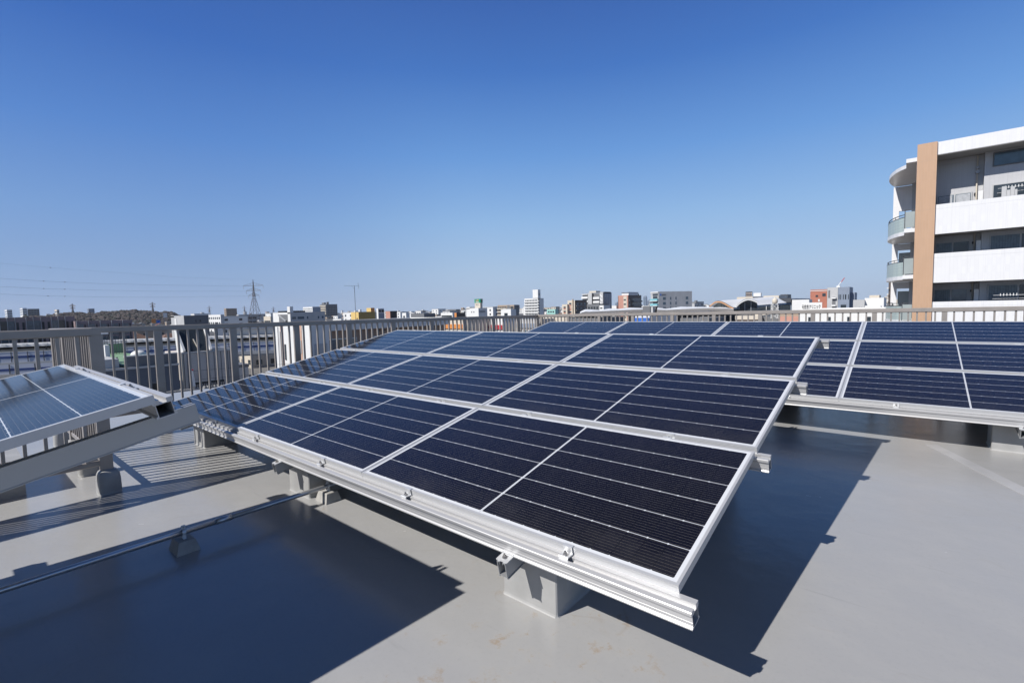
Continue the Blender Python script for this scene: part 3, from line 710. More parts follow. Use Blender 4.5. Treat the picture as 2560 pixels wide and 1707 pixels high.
# curved slabs at the left end
arc = [(.10, 38.55), (-.18, 39.0), (-.44, 39.6), (-.66, 40.4), (-.80, 41.2), (-.865, 42.05), (-.84, 42.9), (-.75, 43.7), (-.60, 44.55)]
def slab(name, z0, z1, parent=None):
    poly = [(.615, AY), (.11, AY), (.10, 38.55)]+arc[1:]+[(.615, 44.58)]
    mb = MB(); mb.prism([(x-1.53, y-AY) for x, y in poly], z0-GZ, z1-GZ); return mb.build(name, M_WT, parent or ap)
slab('eave', 9.80, 10.03)
A_('end_wall', [(-.665, -.32, 44.6, 44.9, GZ, 9.78), (-.32, .62, 44.6, 44.9, 8.0, 9.78)], M_WT)
for k in range(5):
    zt = 5.81-2.85*k
    if zt < GZ+1: break
    if k > 0: A_('end_wall', [(-.32, .62, 44.6, 44.9, zt+2.15, zt+2.60)], M_WT); A_('partition_door', [(-.25, .62, 44.62, 44.8, zt, zt+1.95)], M_FROST)
    b = slab('balcony', zt-.24, zt)
    A_('panel', [(.13, .60, AY+.03, AY+.07, zt+.06, zt+1.02)], M_FROST, b)
    A_('handrail', [(.11, .61, AY+.02, AY+.07, zt+1.10, zt+1.14), (.11, .15, AY+.02, AY+.08, zt, zt+1.14)], M_STEELD, b)
    gb = MB(); hr = MB()
    for (x, y), (x2, y2) in zip(arc[:-1], arc[1:]):
        for M__, za, zb_, t0, t1 in ((gb, zt, zt+.90, .02, .12), (hr, zt+.905, zt+.94, .01, .13), (hr, zt+1.06, zt+1.10, .03, .08)):
            dx, dy = x2-x, y2-y; l = math.hypot(dx, dy); nx, ny = -dy/l, dx/l
            if nx < 0: nx, ny = -nx, -ny
            P4 = [(x+nx*t0, y+ny*t0), (x2+nx*t0, y2+ny*t0), (x2+nx*t1, y2+ny*t1), (x+nx*t1, y+ny*t1)]
            M__.prism([(a-1.53, b_-AY) for a, b_ in P4], za-GZ, zb_-GZ)
    for (x, y) in arc[::2]: hr.box(x+.04-1.53, x+.07-1.53, y-AY, y+.03-AY, zt+.9-GZ, zt+1.08-GZ)
    gb.build('glass_blocks', M_GBLK, b); hr.build('handrail', M_STEELD, b)
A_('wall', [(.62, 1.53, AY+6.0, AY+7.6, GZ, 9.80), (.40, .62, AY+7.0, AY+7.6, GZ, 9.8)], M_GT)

# ------------------------------------------------------------------ named buildings of the town, right to left
B = Bld; REG = []
def T(ox, oy, s): return lambda x, y: (ox+x*s, oy+y*s)
t0, t1, t2, t3, t4, t5 = T(860,720,.11054), T(1100,700,.12755), T(1380,700,.11905), T(1600,700,.12755), T(1740,700,.12755), T(2000,680,.11905)

def sign_text(parent, text, loc, rot, size, m, name='lettering', width=None):
    cu = bpy.data.curves.new(name, 'FONT'); cu.body = text; cu.size = size; cu.extrude = .012; cu.offset = size*.022; cu.align_x = 'CENTER'; cu.align_y = 'CENTER'
    o = bpy.data.objects.new('tmp', cu); COL.objects.link(o); dg = bpy.context.evaluated_depsgraph_get()
    me = bpy.data.meshes.new_from_object(o.evaluated_get(dg)); bpy.data.objects.remove(o)
    me.materials.clear(); me.materials.append(m)
    o = bpy.data.objects.new(name, me); COL.objects.link(o); o.parent = parent; o.location = loc; o.rotation_euler = rot
    if width and len(me.vertices):
        xs = [v.co.x for v in me.vertices]; k = width/(max(xs)-min(xs))
        for v in me.vertices: v.co.x *= k
    return o

# clinic building close to the far railing, with its sign
b = B('clinic_building', 'low white clinic with balconies and square windows beyond the far railing', 'clinic', 1999, 2218, 2218, 770.5, 62, M_WHITE, depth=9); REG.append(b)
for i, a in enumerate((.04, .115, .28, .35, .50, .58, .72, .80, .90)): b.S(a, a+.05, .9, 1.75, M_GLASSB, 'window')
for a in (.10, .33, .56, .78): b.S(a, a+.13, 1.55, 2.6, M_WHITE, 'balcony', .9); b.S(a+.01, a+.05, .35, 1.4, M_GLASS, 'window', .05)
b.S(0, 1, 2.7, 2.95, M_GREYD, 'ledge', .25)
p0, p1 = on_y(2002, 757, b.y0+.5), on_y(2055, 774, b.y0+.5)
sg = empty('sign_board', (p0.x, b.y0+.5, b.zt), (0,0,0), 'white sign board with black Japanese lettering on the clinic roof', 'sign')
MB().box(0, p1.x-p0.x, -.05, .05, .02, p0.z-b.zt).build('board', M_WHITE, sg)
sign_text(sg, '元住吉クリニック', ((p1.x-p0.x)*.5, -.056, (p0.z-b.zt)*.60), (math.pi/2, 0, 0), .50, M_BLACK, width=(p1.x-p0.x)*.88)
for x_ in (.2, p1.x-p0.x-.2): MB().box(x_-.04, x_+.04, .055, .5, .02, .10).build('bracket', M_STEEL, sg)
b = B('white_house', 'white flat roofed building with a dark terrace window left of the tall apartment block', 'building', 2162, 2210, 2210, 744, 120, M_WHITE, depth=12); REG.append(b)
b.S(.02, .86, 1.0, 1.9, M_WHITE, 'balcony', 1.0); b.S(.04, .66, 2.2, 4.3, M_GLASS, 'window'); b.S(.66, .85, 3.4, 4.3, M_GREYD, 'wall_panel'); b.roofbox(.2, .72, .2, .8, 1.05, M_CREAM)
b = B('grey_house', 'pale grey house with two small windows right of the red building', 'building', 2133, 2161.4, 2161.4, 749, 119, M_GREYL, depth=10); REG.append(b)
b.S(.52, .60, 1.0, 1.6, M_GLASS, 'window'); b.S(.72, .80, 1.0, 1.6, M_GLASS, 'window')
b = B('dark_tower', 'slim dark apartment tower with small balconies, partly behind the curved balconies', 'building', 2222, 2231, 2231, 700, 300, M_BROWN, depth=12); REG.append(b)
b.bands('S', -.42, .06, 3.2, .45, 9, 3.0, M_WHITE, 1.2)
b = B('red_building', 'orange red tiled building with three small windows under a small crane', 'building', 2026, 2068, 2068, 723, 230, M_BRICK, depth=14); REG.append(b)
b.S(.72, .92, 1.1, 2.3, M_GLASS, 'window'); b.S(.32, .47, 1.7, 2.5, M_GLASS, 'window'); b.S(.49, .56, 4.6, 5.4, M_GLASS, 'window'); b.S(.48, .57, 3.4, 4.4, M_WHITE, 'vent_cap'); b.S(.48, .57, 5.6, 6.5, M_WHITE, 'vent_cap')
b.S(0, 1.0, -.1, .12, M_WHITE, 'coping', .1)
b2 = B('grey_building', 'pale grey building with stacked balconies beside the orange red one', 'building', 2068.5, 2095, 2095, 718, 229, M_GREYL, depth=14); REG.append(b2)
b2.S(.10, .26, .6, 3.6, M_GREYD, 'window'); b2.S(.48, .80, 3.2, 12, M_GREYD, 'recess')
for r in range(4): b2.S(.44, .84, 3.4+r*3, 4.0+r*3, M_WHITE, 'balcony', .9)
b3 = B('shade_toned_building', 'apartment building in blue shade tone with tall narrow windows right of the red one', 'building', 2095.5, 2124, 2124, 717, 228, M_GREYB, depth=14); REG.append(b3)  # shade of a face turned from the sun, painted as dark blue
for i, a in enumerate((.06, .20, .44, .62, .66, .88)): b3.S(a, a+.07, 2.4, 4.3, M_GLASS, 'window')
for r in range(2): b3.S(.26, .74, 6.4+3.2*r, 7.6+3.2*r, M_GLASS, 'window'); b3.S(0, 1, 7.7+3.2*r, 8.9+3.2*r, M_GREYB, 'balcony', .7)
b4 = B('shade_toned_building', 'lower block in blue shade tone at the right end of the same apartments', 'building', 2124.5, 2137, 2137, 731, 231, M_GREYB, depth=10); REG.append(b4)
cr_ = at(2096, 716, 236); cz_ = b2.zt
cr = empty('crane', (cr_.x, cr_.y, cz_), (0,0,0), 'small red and white crane jib raised over the grey building', 'crane')
def local(px, py, D, base): v = at(px, py, D); return (v.x-base[0], v.y-base[1], v.z-base[2])
bs = (cr_.x, cr_.y, cz_)
for (a, c, m_) in (((2095, 715), (2103, 705), M_WHITE), ((2103, 705), (2111.5, 694.5), M_REDS)): MB().tube(local(*a, 236, bs), local(*c, 236, bs), .16, 6).build('jib', m_, cr)
MB().box(-.6, .6, -.6, .6, .02, 1.2).build('cab', M_WHITE, cr)
# dark glazed hall, its white end and what stands on its roof
b = B('glazed_hall', 'long low hall with dark glazing behind the arched station roof', 'hall', 1868, 1979, 1979, 746, 150, M_GREYB, depth=30); REG.append(b)
b.S(.12, .98, 1.1, 3.0, M_GLASS, 'window'); b.S(0, 1, -.6, .5, M_STEELD, 'fascia', .8); b.S(0, 1, 3.1, 3.6, M_CREAM, 'fascia', .3)
for a in (.45, .72): b.S(a, a+.012, .9, 3.6, M_WHITE, 'column', .5)
b.roofbox(.26, .62, .2, .6, 1.5, M_CREAM); b.roofbox(.44, .62, .62, .8, 1.9, M_STEELD, 'cooling_unit')
bw = B('white_hall', 'plain white end block right of the long glazed hall', 'hall', 1980, 2023, 2023, 748.5, 149, M_WHITE, depth=5); REG.append(bw)
b = B('roadside_store', 'cream store building carrying a framed billboard behind the arched roof', 'building', 1842, 1882, 1882, 741.5, 210, M_CREAM, depth=18); REG.append(b)
p = at(1865, 741, 211); q = at(1881, 729.5, 211); bs = (p.x, p.y, b.zt+.52)
bb = empty('billboard', bs, (0,0,0), 'framed billboard seen from behind on the cream store roof', 'billboard')
wq = (q-p).length*.8; hq = q.z-b.zt-.5
MB().box(0, wq, -.15, .15, .1, hq).build('panel', mat('billboard_back', (.42,.36,.33), .7), bb)
fr = MB()
for i in range(4): fr.box(wq*i/3-.08, wq*i/3+.08, -.28, -.16, 0, hq+.1)
for z_ in (.1, hq*.5, hq): fr.box(0, wq, -.38, -.285, z_-.08, z_+.08)
fr.build('frame', M_STEELD, bb)
MB().box(wq+.6, wq+3.2, -.6, .6, -.02, hq*.72).build('white_board', M_WHITE, bb)
# water tank on a lattice base
p = at(1937, 775, 78); zb_ = p.z-1.2
tk = empty('water_tank', (p.x, p.y, zb_), (0,0,0), 'white round water tank on a lattice stand behind the far railing', 'water tank')
zt_ = at(1937, 759, 78).z-zb_; r_ = .36
lt = MB()
for sx in (-1, 1):
    for sy in (-1, 1): lt.tube((sx*.4, sy*.4, 0), (sx*.4, sy*.4, zt_), .035, 6)
for k in range(3):
    z0, z1 = zt_*k/3, zt_*(k+1)/3
    for sy in (-1, 1):
        lt.tube((-.4, sy*.4, z0), (.4, sy*.4, z1), .025, 5); lt.tube((.4, sy*.4, z0), (-.4, sy*.4, z1), .025, 5)
        lt.tube((sy*.4, -.4, z0), (sy*.4, .4, z1), .025, 5); lt.tube((-.4, sy*.4, z1), (.4, sy*.4, z1), .025, 5); lt.tube((sy*.4, -.4, z1), (sy*.4, .4, z1), .025, 5)
lt.build('lattice_stand', M_WHITE, tk)
MB().loft([[(rr*math.cos(2*math.pi*i/14), rr*math.sin(2*math.pi*i/14), zt_+z_) for i in range(14)] for rr, z_ in ((.10,.0),(.30,.05),(.36,.2),(.36,.5),(.30,.68),(.14,.76),(.08,.80),(.08,.92))]).build('tank', M_CREAM, tk, smooth=True)
# tracery hall: arched white station roof
def vault(name, label, cat, rim, D, back, m_top, m_rim, m_glass, rise=0.0, mull=9, thick=.35, zb=GZ+7):
    """rim: points of the front arch (photo), back: vector to the rear arch"""
    f = [at(px, py, D) for px, py in rim]; o = f[0]
    root = empty(name, (o.x, o.y, zb), (0,0,0), label, cat)
    L_ = lambda v: (v.x-o.x, v.y-o.y, v.z-zb)
    bk = Vector(back); n_ = len(f)
    lift = lambda i: Vector((0, 0, rise*math.sin(math.pi*i/(n_-1))))
    top = MB(); K = 6
    rows = [[f[i]+bk*(k/K)+lift(i)*math.sin(math.pi*.5*k/K) for i in range(n_)] for k in range(K+1)]
    for up in (0, thick):
        vs = [L_(v+Vector((0,0,up))) for r in rows for v in r]
        top.add(vs, [(k*n_+i, k*n_+i+1, (k+1)*n_+i+1, (k+1)*n_+i) for k in range(K) for i in range(n_-1)])
    top.build('roof', m_top, root)
    rm = MB(); d_ = bk.normalized()*-.25
    for i in range(n_-1):
        a, c = f[i], f[i+1]; u_ = Vector((0,0,thick*.75))
        rm.add([L_(a+d_), L_(c+d_), L_(c+d_+u_), L_(a+d_+u_), L_(a), L_(c), L_(c+u_), L_(a+u_)], [(0,1,2,3),(3,2,6,7),(4,0,3,7),(1,5,6,2),(0,4,5,1)])
    rm.build('rim', m_rim, root)
    gl = MB(); ins = bk.normalized()*1.2
    for i in range(n_-1):
        a, c = f[i]+ins, f[i+1]+ins
        gl.add([L_(Vector((a.x,a.y,zb))), L_(Vector((c.x,c.y,zb))), L_(c), L_(a)], [(0,1,2,3)])
    g_ = gl.build('glazing', m_glass, root)
    ml = MB()
    for j in range(1, mull):
        s_ = j/mull*(n_-1); i = int(s_); v = f[i].lerp(f[min(i+1, n_-1)], s_-i)+ins*.9
        ml.box(v.x-o.x-.05, v.x-o.x+.05, v.y-o.y-.05, v.y-o.y+.05, 0, v.z-zb)
    ml.build('mullions', M_STEEL, root); return root
M_SHELL = mat('white_membrane', (0.74, 0.75, 0.76), 0.5, 0, 0.05, 0.15)
M_GRGL = mat('green_glazing', (0.06, 0.13, 0.11), 0.1, 0, 0.4, .6)
rimL = [t3(*q) for q in ((1375,532),(1400,505),(1430,480),(1465,455),(1500,443),(1535,438),(1580,443),(1630,460),(1680,485),(1735,520),(1790,550),(1840,572))]
rimR = [t3(*q) for q in ((1868,575),(1885,545),(1915,505),(1950,475),(1990,445),(2035,420),(2080,402),(2125,395),(2170,402),(2210,413),(2255,430),(2300,455))]
vault('station_hall', 'arched station hall with a white shell roof and an orange rim on its glazed end', 'station hall', rimL, 112, (6, 22, .75), M_SHELL, mat('rust_rim', (.55,.30,.16), .6), M_GRGL, rise=.0, mull=16)
vault('station_hall', 'white arched station hall with dark glazing, right of the orange rimmed arch', 'station hall', rimR, 113, (-5.5, 21, -.6), M_SHELL, M_WHITE, M_GLASS, rise=.0, mull=4)
b = B('station_concourse', 'dark glazed station concourse under the long white canopy', 'station building', 1600, 1925, 1925, 777.5, 108, M_STEELD, depth=16, parapet=0); REG.append(b)
b.S(.02, .98, .9, 3.6, M_GLASS, 'window', .08)
for i in range(14): b.S(.03+i*.07, .034+i*.07, .9, 3.6, M_STEEL, 'mullion', .2)
# long wavy canopy
cv = empty('platform_canopy', (0,0,0), (0,0,0), 'long white wavy platform canopy running from the arched hall to the left', 'canopy')
fr_ = [t2(590,700), t2(640,682), t2(700,668), t2(770,672), t2(850,668), t2(1000,660), t2(1200,651), t2(1400,640), t2(1640,628), t2(1930,618), t3(300,585), t3(520,590), t3(800,575), t3(1100,562), t3(1400,555), t3(1700,562), t3(1836,574)]
f = [at(px, py+2.0, 96+(px-1450)*.03) for px, py in fr_]; o_ = f[0]; cv.location = (o_.x, o_.y, GZ)
back_ = [at(px, py-3.0+(1.8*math.sin(px*.11)), 112+(px-1450)*.02) for px, py in fr_]
m1 = MB(); nn = len(f)
for up in (0, .18): m1.add([(v.x-o_.x, v.y-o_.y, v.z-GZ+up) for r in (f, back_) for v in r], [(i, i+1, nn+i+1, nn+i) for i in range(nn-1)])
m1.build('roof', M_SHELL, cv); m2 = MB()
for i in range(nn-1):
    a, c = f[i], f[i+1]; m2.add([(a.x-o_.x,a.y-o_.y-.02,a.z-GZ-.35),(c.x-o_.x,c.y-o_.y-.02,c.z-GZ-.35),(c.x-o_.x,c.y-o_.y-.02,c.z-GZ+.2),(a.x-o_.x,a.y-o_.y-.02,a.z-GZ+.2),
        (a.x-o_.x,a.y-o_.y+.3,a.z-GZ-.35),(c.x-o_.x,c.y-o_.y+.3,c.z-GZ-.35)], [(0,1,2,3),(4,5,1,0)])
m2.build('fascia', mat('canopy_fascia', (.40,.37,.34), .6), cv)
for i in range(0, nn, 2):
    v = f[i].lerp(back_[i], .5); MB().box(v.x-o_.x-.15, v.x-o_.x+.15, v.y-o_.y-.15, v.y-o_.y+.15, 0, v.z-GZ-.05).build('column', M_STEEL, cv)
p = at(1621, 782, 85)
bx = empty('roof_plant', (p.x, p.y, p.z-1.0), (0,0,0), 'dark grey plant box with ducts standing in front of the white canopy', 'plant box')
hh = at(1621, 765.5, 85).z-p.z+1.0; MB().box(-.75, .55, -.6, .6, 0, hh).build('casing', M_GREYD, bx); MB().box(.56, 1.0, -.4, .4, .1, hh*.95).build('duct', M_GREYL, bx); MB().tube((1.25, 0, hh*.4), (1.45, 0, hh*.95), .18, 8).build('duct', M_BLACK, bx)
# hotel
b = B('hotel', 'pale grey hotel with few windows and turquoise glass balconies on its white side', 'hotel', 1627, 1646, 1730, 729, 280, M_GREYL, rot=-33); REG.append(b)
b.S(-.0, 1, -.55, 0.02, M_WHITE, 'coping', .3)
pt_ = 12.1/1191*280*.97
for r in range(3):
    z_ = 2.55+r*pt_
    for a0, a1 in ((.13, .21), (.34, .37), (.50, .53), (.81, .88)): b.E(a0, a1, z_, z_+1.5, M_GLASSB, 'window')
    b.S(.08, 1.0, z_+.9, z_+2.0, M_CYAN, 'balcony', 1.0); b.S(.3, .9, z_-.6, z_+.85, M_GLASS, 'window'); b.S(0, 1.0, z_+2.05, z_+2.35, M_WHITE, 'slab', 1.05)
b.S(.25, .95, .6, 1.7, M_GLASS, 'window')
sg = b.E(.045, .085, .75, 1.75, M_BLUE, 'logo'); 
for i in range(5): b.E(.098+.024*i, .116+.024*i, .95, 1.6, M_GREYD, 'logo_letter')
# pink and brown apartments
b = B('pink_apartments', 'pink apartment tower with dark brown balconied side and planted roof', 'apartments', 1545, 1570, 1603, 738, 320, M_PINK); REG.append(b)
b.S(.0, .03, 0, 30, M_BROWN, 'corner_strip', .1); b.S(.55, .88, 0, 30, M_CREAM, 'wall_strip', .1)
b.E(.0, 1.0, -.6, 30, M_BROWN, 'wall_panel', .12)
for r in range(5):
    b.S(.58, .80, 2.0+2.85*r, 2.9+2.85*r, M_GLASS, 'window', .14); b.E(.30, .98, 3.0+2.85*r, 4.0+2.85*r, M_GREYD, 'balcony', 1.1); b.E(.05, .12, 2.4+2.85*r, 3.4+2.85*r, M_CREAM, 'lamp_panel', .2); b.E(.30, .95, 1.4+2.85*r, 2.9+2.85*r, M_GLASS, 'window', .16)
b.roofbox(.30, 1.0, .05, .75, 2.1, M_WHITE); b.roofbox(.28, 1.0, .03, .80, .45, M_GREYB, 'roof_cap', 2.12)
x_, y_ = (b.x1-2), (b.y0+b.y1)/2
sh_ = leafy('roof_garden', M_TR2, mat('shrub_green', (.05,.07,.025), .9, 0, .3, 1), M_TR2, [(b.x1-1.2, b.y0+(b.y1-b.y0)*random.uniform(.3,.95), b.zt+1.1, random.uniform(.5,1.0)) for _ in range(16)])
tag(sh_, 'dark green shrubs on the pink apartment tower roof', 'roof garden')
# white and slate tower
b = B('tower_block', 'white and slate apartment tower with an outside stair', 'apartments', 1456, 1508, 1529, 731, 350, M_GREYB); REG.append(b)
k_ = 1191/(350*.985)
b.S(0, .29, .8, 30, M_GREYD, 'recess', .05)
for r in range(6): b.S(-.02, .29, 2.0+2.85*r, 3.5+2.85*r, M_WHITE, 'balcony', 1.1); b.S(.55, .84, 2.6+2.85*r, 4.1+2.85*r, M_WHITE, 'balcony', 1.1)
b.S(0, .29, .2, .7, M_WHITE, 'slab', 1.1); b.S(.29, .48, -.6, 30, M_GREYL, 'wall_panel', .7); b.S(.48, .56, 0, 30, M_BLACK, 'recess', .08); b.S(.56, .84, 0, 30, M_GREYD, 'recess', .05)
b.S(.85, 1.0, -.8, 30, M_GREYL, 'stair_wall', .3)
for r in range(6):
    W_ = b.x1-b.x0; st = MB(); z0 = b.zt-b.zb-3.4-2.85*r
    st.add([(-.15*W_, -.45, z0+1.9), (-.02*W_, -.45, z0), (-.02*W_, -.45, z0+1.1), (-.15*W_, -.45, z0+3.0), (-.15*W_, -.32, z0+1.9), (-.02*W_, -.32, z0), (-.02*W_, -.32, z0+1.1), (-.15*W_, -.32, z0+3.0)], [(0,1,2,3),(3,2,6,7),(0,4,5,1),(4,7,6,5)])
    st.build('stair_flight', M_WHITE, b.root)
b.E(.02, .12, 0, 30, M_GREYD, 'wall_strip', .1)
for i in range(12): b.E(.15+.07*i, .20+.07*i, 1.0+2.4*(i % 4), 6+3*(i % 3), mat('slate_panel', (.13,.16,.23), .4) if i % 2 else M_GREYL, 'wall_panel', .12)
b.roofbox(.30, .62, .1, .6, 1.9, M_CREAM); b.roofbox(.66, 1.0, .1, .9, 1.0, M_GREYD, 'roof_screen')
# beige and brown block
b = B('beige_block', 'beige apartment block with brown window panels and a dark brown side', 'apartments', 1418.7, 1437, 1467, 750.6, 330, M_CREAM); REG.append(b)
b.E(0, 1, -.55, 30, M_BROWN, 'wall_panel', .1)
for r in range(4):
    b.S(.22, .52, 1.2+2.9*r, 2.3+2.9*r, M_PINK if r % 2 else M_GLASS, 'window', .1); b.S(.22, .52, 2.6+2.9*r, 3.4+2.9*r, M_BRICK, 'window_panel', .1)
    for i in range(3): b.E(.12+.3*i, .30+.3*i, 1.4+2.9*r, 2.8+2.9*r, M_GLASSB, 'window', .16)
    b.E(.05, .95, 3.0+2.9*r, 3.8+2.9*r, M_GREYD, 'balcony', .9)
b.S(.68, .82, -1.4, 30, M_TAN, 'duct_shaft', .5)
bz = B('beige_block', 'lower beige wing at the left of the beige apartment block', 'apartments', 1405, 1418, 1418, 760.7, 331, M_CREAM, depth=14); REG.append(bz)
for r in range(3): bz.S(.30, .70, 1.0+2.9*r, 2.0+2.9*r, M_GLASS, 'window', .1); bz.S(.30, .70, 2.2+2.9*r, 3.0+2.9*r, M_BRICK, 'window_panel', .1)
b = B('dark_terrace_block', 'dark low block with a roof terrace in front of the white and slate tower', 'building', 1467.5, 1498, 1498, 759.5, 300, M_GREYD, depth=12); REG.append(b)
b.wins('S', 4, .05, .95, 1.2, 1.5, 2, 3.0)
b = B('white_annex', 'small white annex with a curved top before the white and slate tower', 'building', 1498.5, 1509, 1509, 763, 290, M_WHITE, depth=8); REG.append(b); b.S(.2, .7, .8, 1.6, M_GLASS, 'window')
b = B('white_wedge', 'white sloping building between the slate tower and the pink tower', 'building', 1529.5, 1541, 1541, 764, 330, M_WHITE, depth=10); REG.append(b); b.S(.55, .75, 1.5, 2.3, M_GLASS, 'window')
for (p0, p1, yt, dd, lab) in ((1608, 1615, 741.5, 5200, 'far grey blue skyscraper left of the hotel'), (1616.5, 1624, 751.5, 5400, 'far skyscraper with a rounded top just left of the hotel'), (1538, 1543, 757, 5000, 'far blue skyscraper between the slate and pink towers')):
    b = B('skyscraper', lab, 'skyscraper', p0, p1, p1, yt, dd, M_GREYB, depth=30, parapet=0); b.roofbox(.2, .8, .2, .8, 9, M_GREYB)
    for i in range(3): b.S(.1+.28*i, .3+.28*i, 4, 200, M_GLASSB, 'window_strip', .3)
# white slab with stair tower
b = B('white_apartments', 'white eight storey apartment slab with a tall roof tower', 'apartments', 1311, 1345, 1359, 745.3, 520, M_WHITE); REG.append(b)
pt_ = 2.96
b.wins('S', 8, .05, .96, 1.1, 1.5, 6, pt_, gap=.25); b.bands('S', 0, 1, 2.75, 1.15, 6, pt_, M_WHITE, .7)
b.E(0, .25, 0, 40, M_GREYD, 'stair_shaft', .1)
for r in range(6): b.E(.0, .28, 2.4+pt_*r, 3.3+pt_*r, M_WHITE, 'landing', .9)
b.roofbox(.62, 1.0, .0, .45, 9.8, M_WHITE, 'roof_tower')
W_ = b.x1-b.x0; b.part('tower_window', [(b.x1-.01, b.x1+.06, b.y0+1.5, b.y0+3, b.zt+3, b.zt+6)], M_GLASS)
# green sign tower
b = B('sign_tower_building', 'white stepped building whose square tower carries a green sign box', 'building', 1166, 1196, 1218, 770, 330, M_WHITE); REG.append(b)
b.S(.40, .47, 1.8, 2.6, M_GLASS, 'window'); b.S(.58, .66, 1.8, 2.6, M_GLASS, 'window'); b.S(.0, .28, -1.4, .0, M_WHITE, 'wall_step', .0, 6)
for i in range(6): b.E(.08+.12*i, .15+.12*i, 1.2, 2.8, M_GREYD, 'window')
tw = B('sign_tower', 'cream square tower under the green sign box', 'tower', 1187, 1200.5, 1206, 757, 332, M_CREAM, zb=b.zt+.52, parapet=0)
tw.S(.2, .32, .9, 1.6, M_GLASS, 'window'); tw.S(.5, .62, .9, 1.6, M_GLASS, 'window')
sb = B('sign_box', 'green roof sign box with small red, yellow and white marks', 'sign', 1186, 1200.8, 1206.6, 747, 331.8, M_GREEN, zb=tw.zt+.02, parapet=0)
sb.S(.24, .42, .75, 1.75, M_PINK, 'emblem', .1); sb.S(.50, .56, .4, 1.6, M_YELLOW, 'emblem', .1); sb.S(.62, .68, .3, 1.6, M_YELLOW, 'emblem', .1); sb.S(.24, .74, 2.05, 2.4, M_WHITE, 'lettering', .1); sb.E(.35, .55, .8, 1.7, M_REDS, 'emblem', .1)
# beige balcony block
b = B('balcony_block', 'beige apartment block with open balconies right of the green sign', 'apartments', 1244, 1285, 1297, 762, 420, M_TAN); REG.append(b)
b.wins('S', 5, .02, .55, .9, 1.7, 4, 2.9, gap=.2); b.S(.58, .76, 0, 30, M_GREYD, 'wall_panel', .1); b.bands('S', 0, .55, 2.2, .8, 4, 2.9, M_CREAM, .9)
b.wins('S', 1, .78, .98, .9, 1.7, 4, 2.9, gap=.1); b.E(0, 1, -.5, 30, M_GREYD, 'wall_panel', .1)
b = B('white_house', 'white house with a slanted attic window below the beige balcony block', 'house', 1252, 1277, 1290, 773.5, 190, M_WHITE); REG.append(b); b.S(.35, .68, .9, 2.4, M_GLASS, 'window'); b.roofbox(.1, .9, .2, .9, .8, M_GREYL)
b = B('turquoise_building', 'low turquoise building right of the white slab with the roof tower', 'building', 1367, 1388, 1396, 773, 450, mat('turquoise_wall', (.30,.55,.50), .6)); REG.append(b); b.wins('S', 3, .1, .9, 1.2, 1.4, 2, 3)
# middle left
b = B('yellow_building', 'bright yellow building with an ochre shaded side under the roof antenna', 'building', 877, 896, 937, 780, 260, M_YELLOW); REG.append(b)
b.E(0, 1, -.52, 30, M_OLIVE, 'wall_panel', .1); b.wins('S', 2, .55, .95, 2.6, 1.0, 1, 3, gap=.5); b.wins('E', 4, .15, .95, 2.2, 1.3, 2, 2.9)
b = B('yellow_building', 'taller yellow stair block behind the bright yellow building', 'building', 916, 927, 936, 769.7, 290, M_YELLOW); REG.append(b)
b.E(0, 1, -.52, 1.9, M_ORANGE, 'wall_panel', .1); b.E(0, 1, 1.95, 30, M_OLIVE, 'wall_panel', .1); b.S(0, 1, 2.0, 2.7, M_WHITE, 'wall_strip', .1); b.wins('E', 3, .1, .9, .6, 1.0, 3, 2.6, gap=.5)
b = B('white_block', 'narrow white building with a dark top opening right of the yellow ones', 'building', 941, 945, 960, 771, 250, M_WHITE); REG.append(b)
b.E(0, 1, 1.9, 30, M_GREYB, 'wall_panel', .1); b.E(.1, .45, .15, 1.5, M_BLACK, 'window', .12); b.E(.55, .95, .15, 1.5, M_BLACK, 'window', .12)
b = B('red_brown_block', 'red brown building with an almost black side', 'building', 964, 975, 992, 778, 230, M_PINK); REG.append(b)
b.E(0, 1, -.52, 30, M_BLACK, 'wall_panel', .1); b.wins('E', 4, .1, .9, 1.0, 1.0, 3, 2.6, M_GREYD)
b = B('white_house', 'white house with a slanted front right of the red brown building', 'house', 1005, 1015, 1024, 782, 200, M_WHITE); REG.append(b); b.S(.3, .7, .7, 1.5, M_GLASS, 'window')
b = B('flat_roof_hall', 'low hall with a long dark flat roof edge left of the green sign', 'hall', 1027, 1060, 1088, 783.5, 300, M_GREYD); REG.append(b); b.wins('E', 6, .05, .95, 1.2, 1.6, 1, 3)
b = B('white_block', 'small white block with four dark openings above the dark flat roof', 'building', 1040, 1052, 1056, 778, 400, M_WHITE); REG.append(b); b.wins('S', 2, .05, .95, .8, 1.3, 2, 2.4)
b = B('white_terrace', 'white row building with a strip of windows behind the railing corner post', 'building', 1102, 1131, 1140, 781.6, 260, M_WHITE); REG.append(b); b.S(.05, .95, .9, 2.0, M_GLASS, 'window')
b = B('brown_hall', 'brown hall with an orange end left of the green sign building', 'hall', 1136, 1141, 1163, 782, 230, M_ORANGE); REG.append(b); b.E(0, 1, -.52, 20, M_BROWN, 'wall_panel', .1)
b = B('grey_block', 'far grey apartment slab left of the green sign', 'building', 1120, 1140, 1150, 773, 900, M_GREYD); REG.append(b); b.wins('S', 5, .05, .95, 2, 1.6, 3, 3)
b = B('grey_block', 'far pinkish grey tower left of the green sign', 'building', 1152, 1158, 1161, 769, 1000, M_TAN); REG.append(b); b.wins('S', 2, .05, .95, 2, 1.6, 5, 3)
b = B('terraced_block', 'dark grey stepped apartment block with pale balcony bands and a roof tower', 'apartments', 800, 815, 843, 760.5, 900, M_GREYD); REG.append(b)
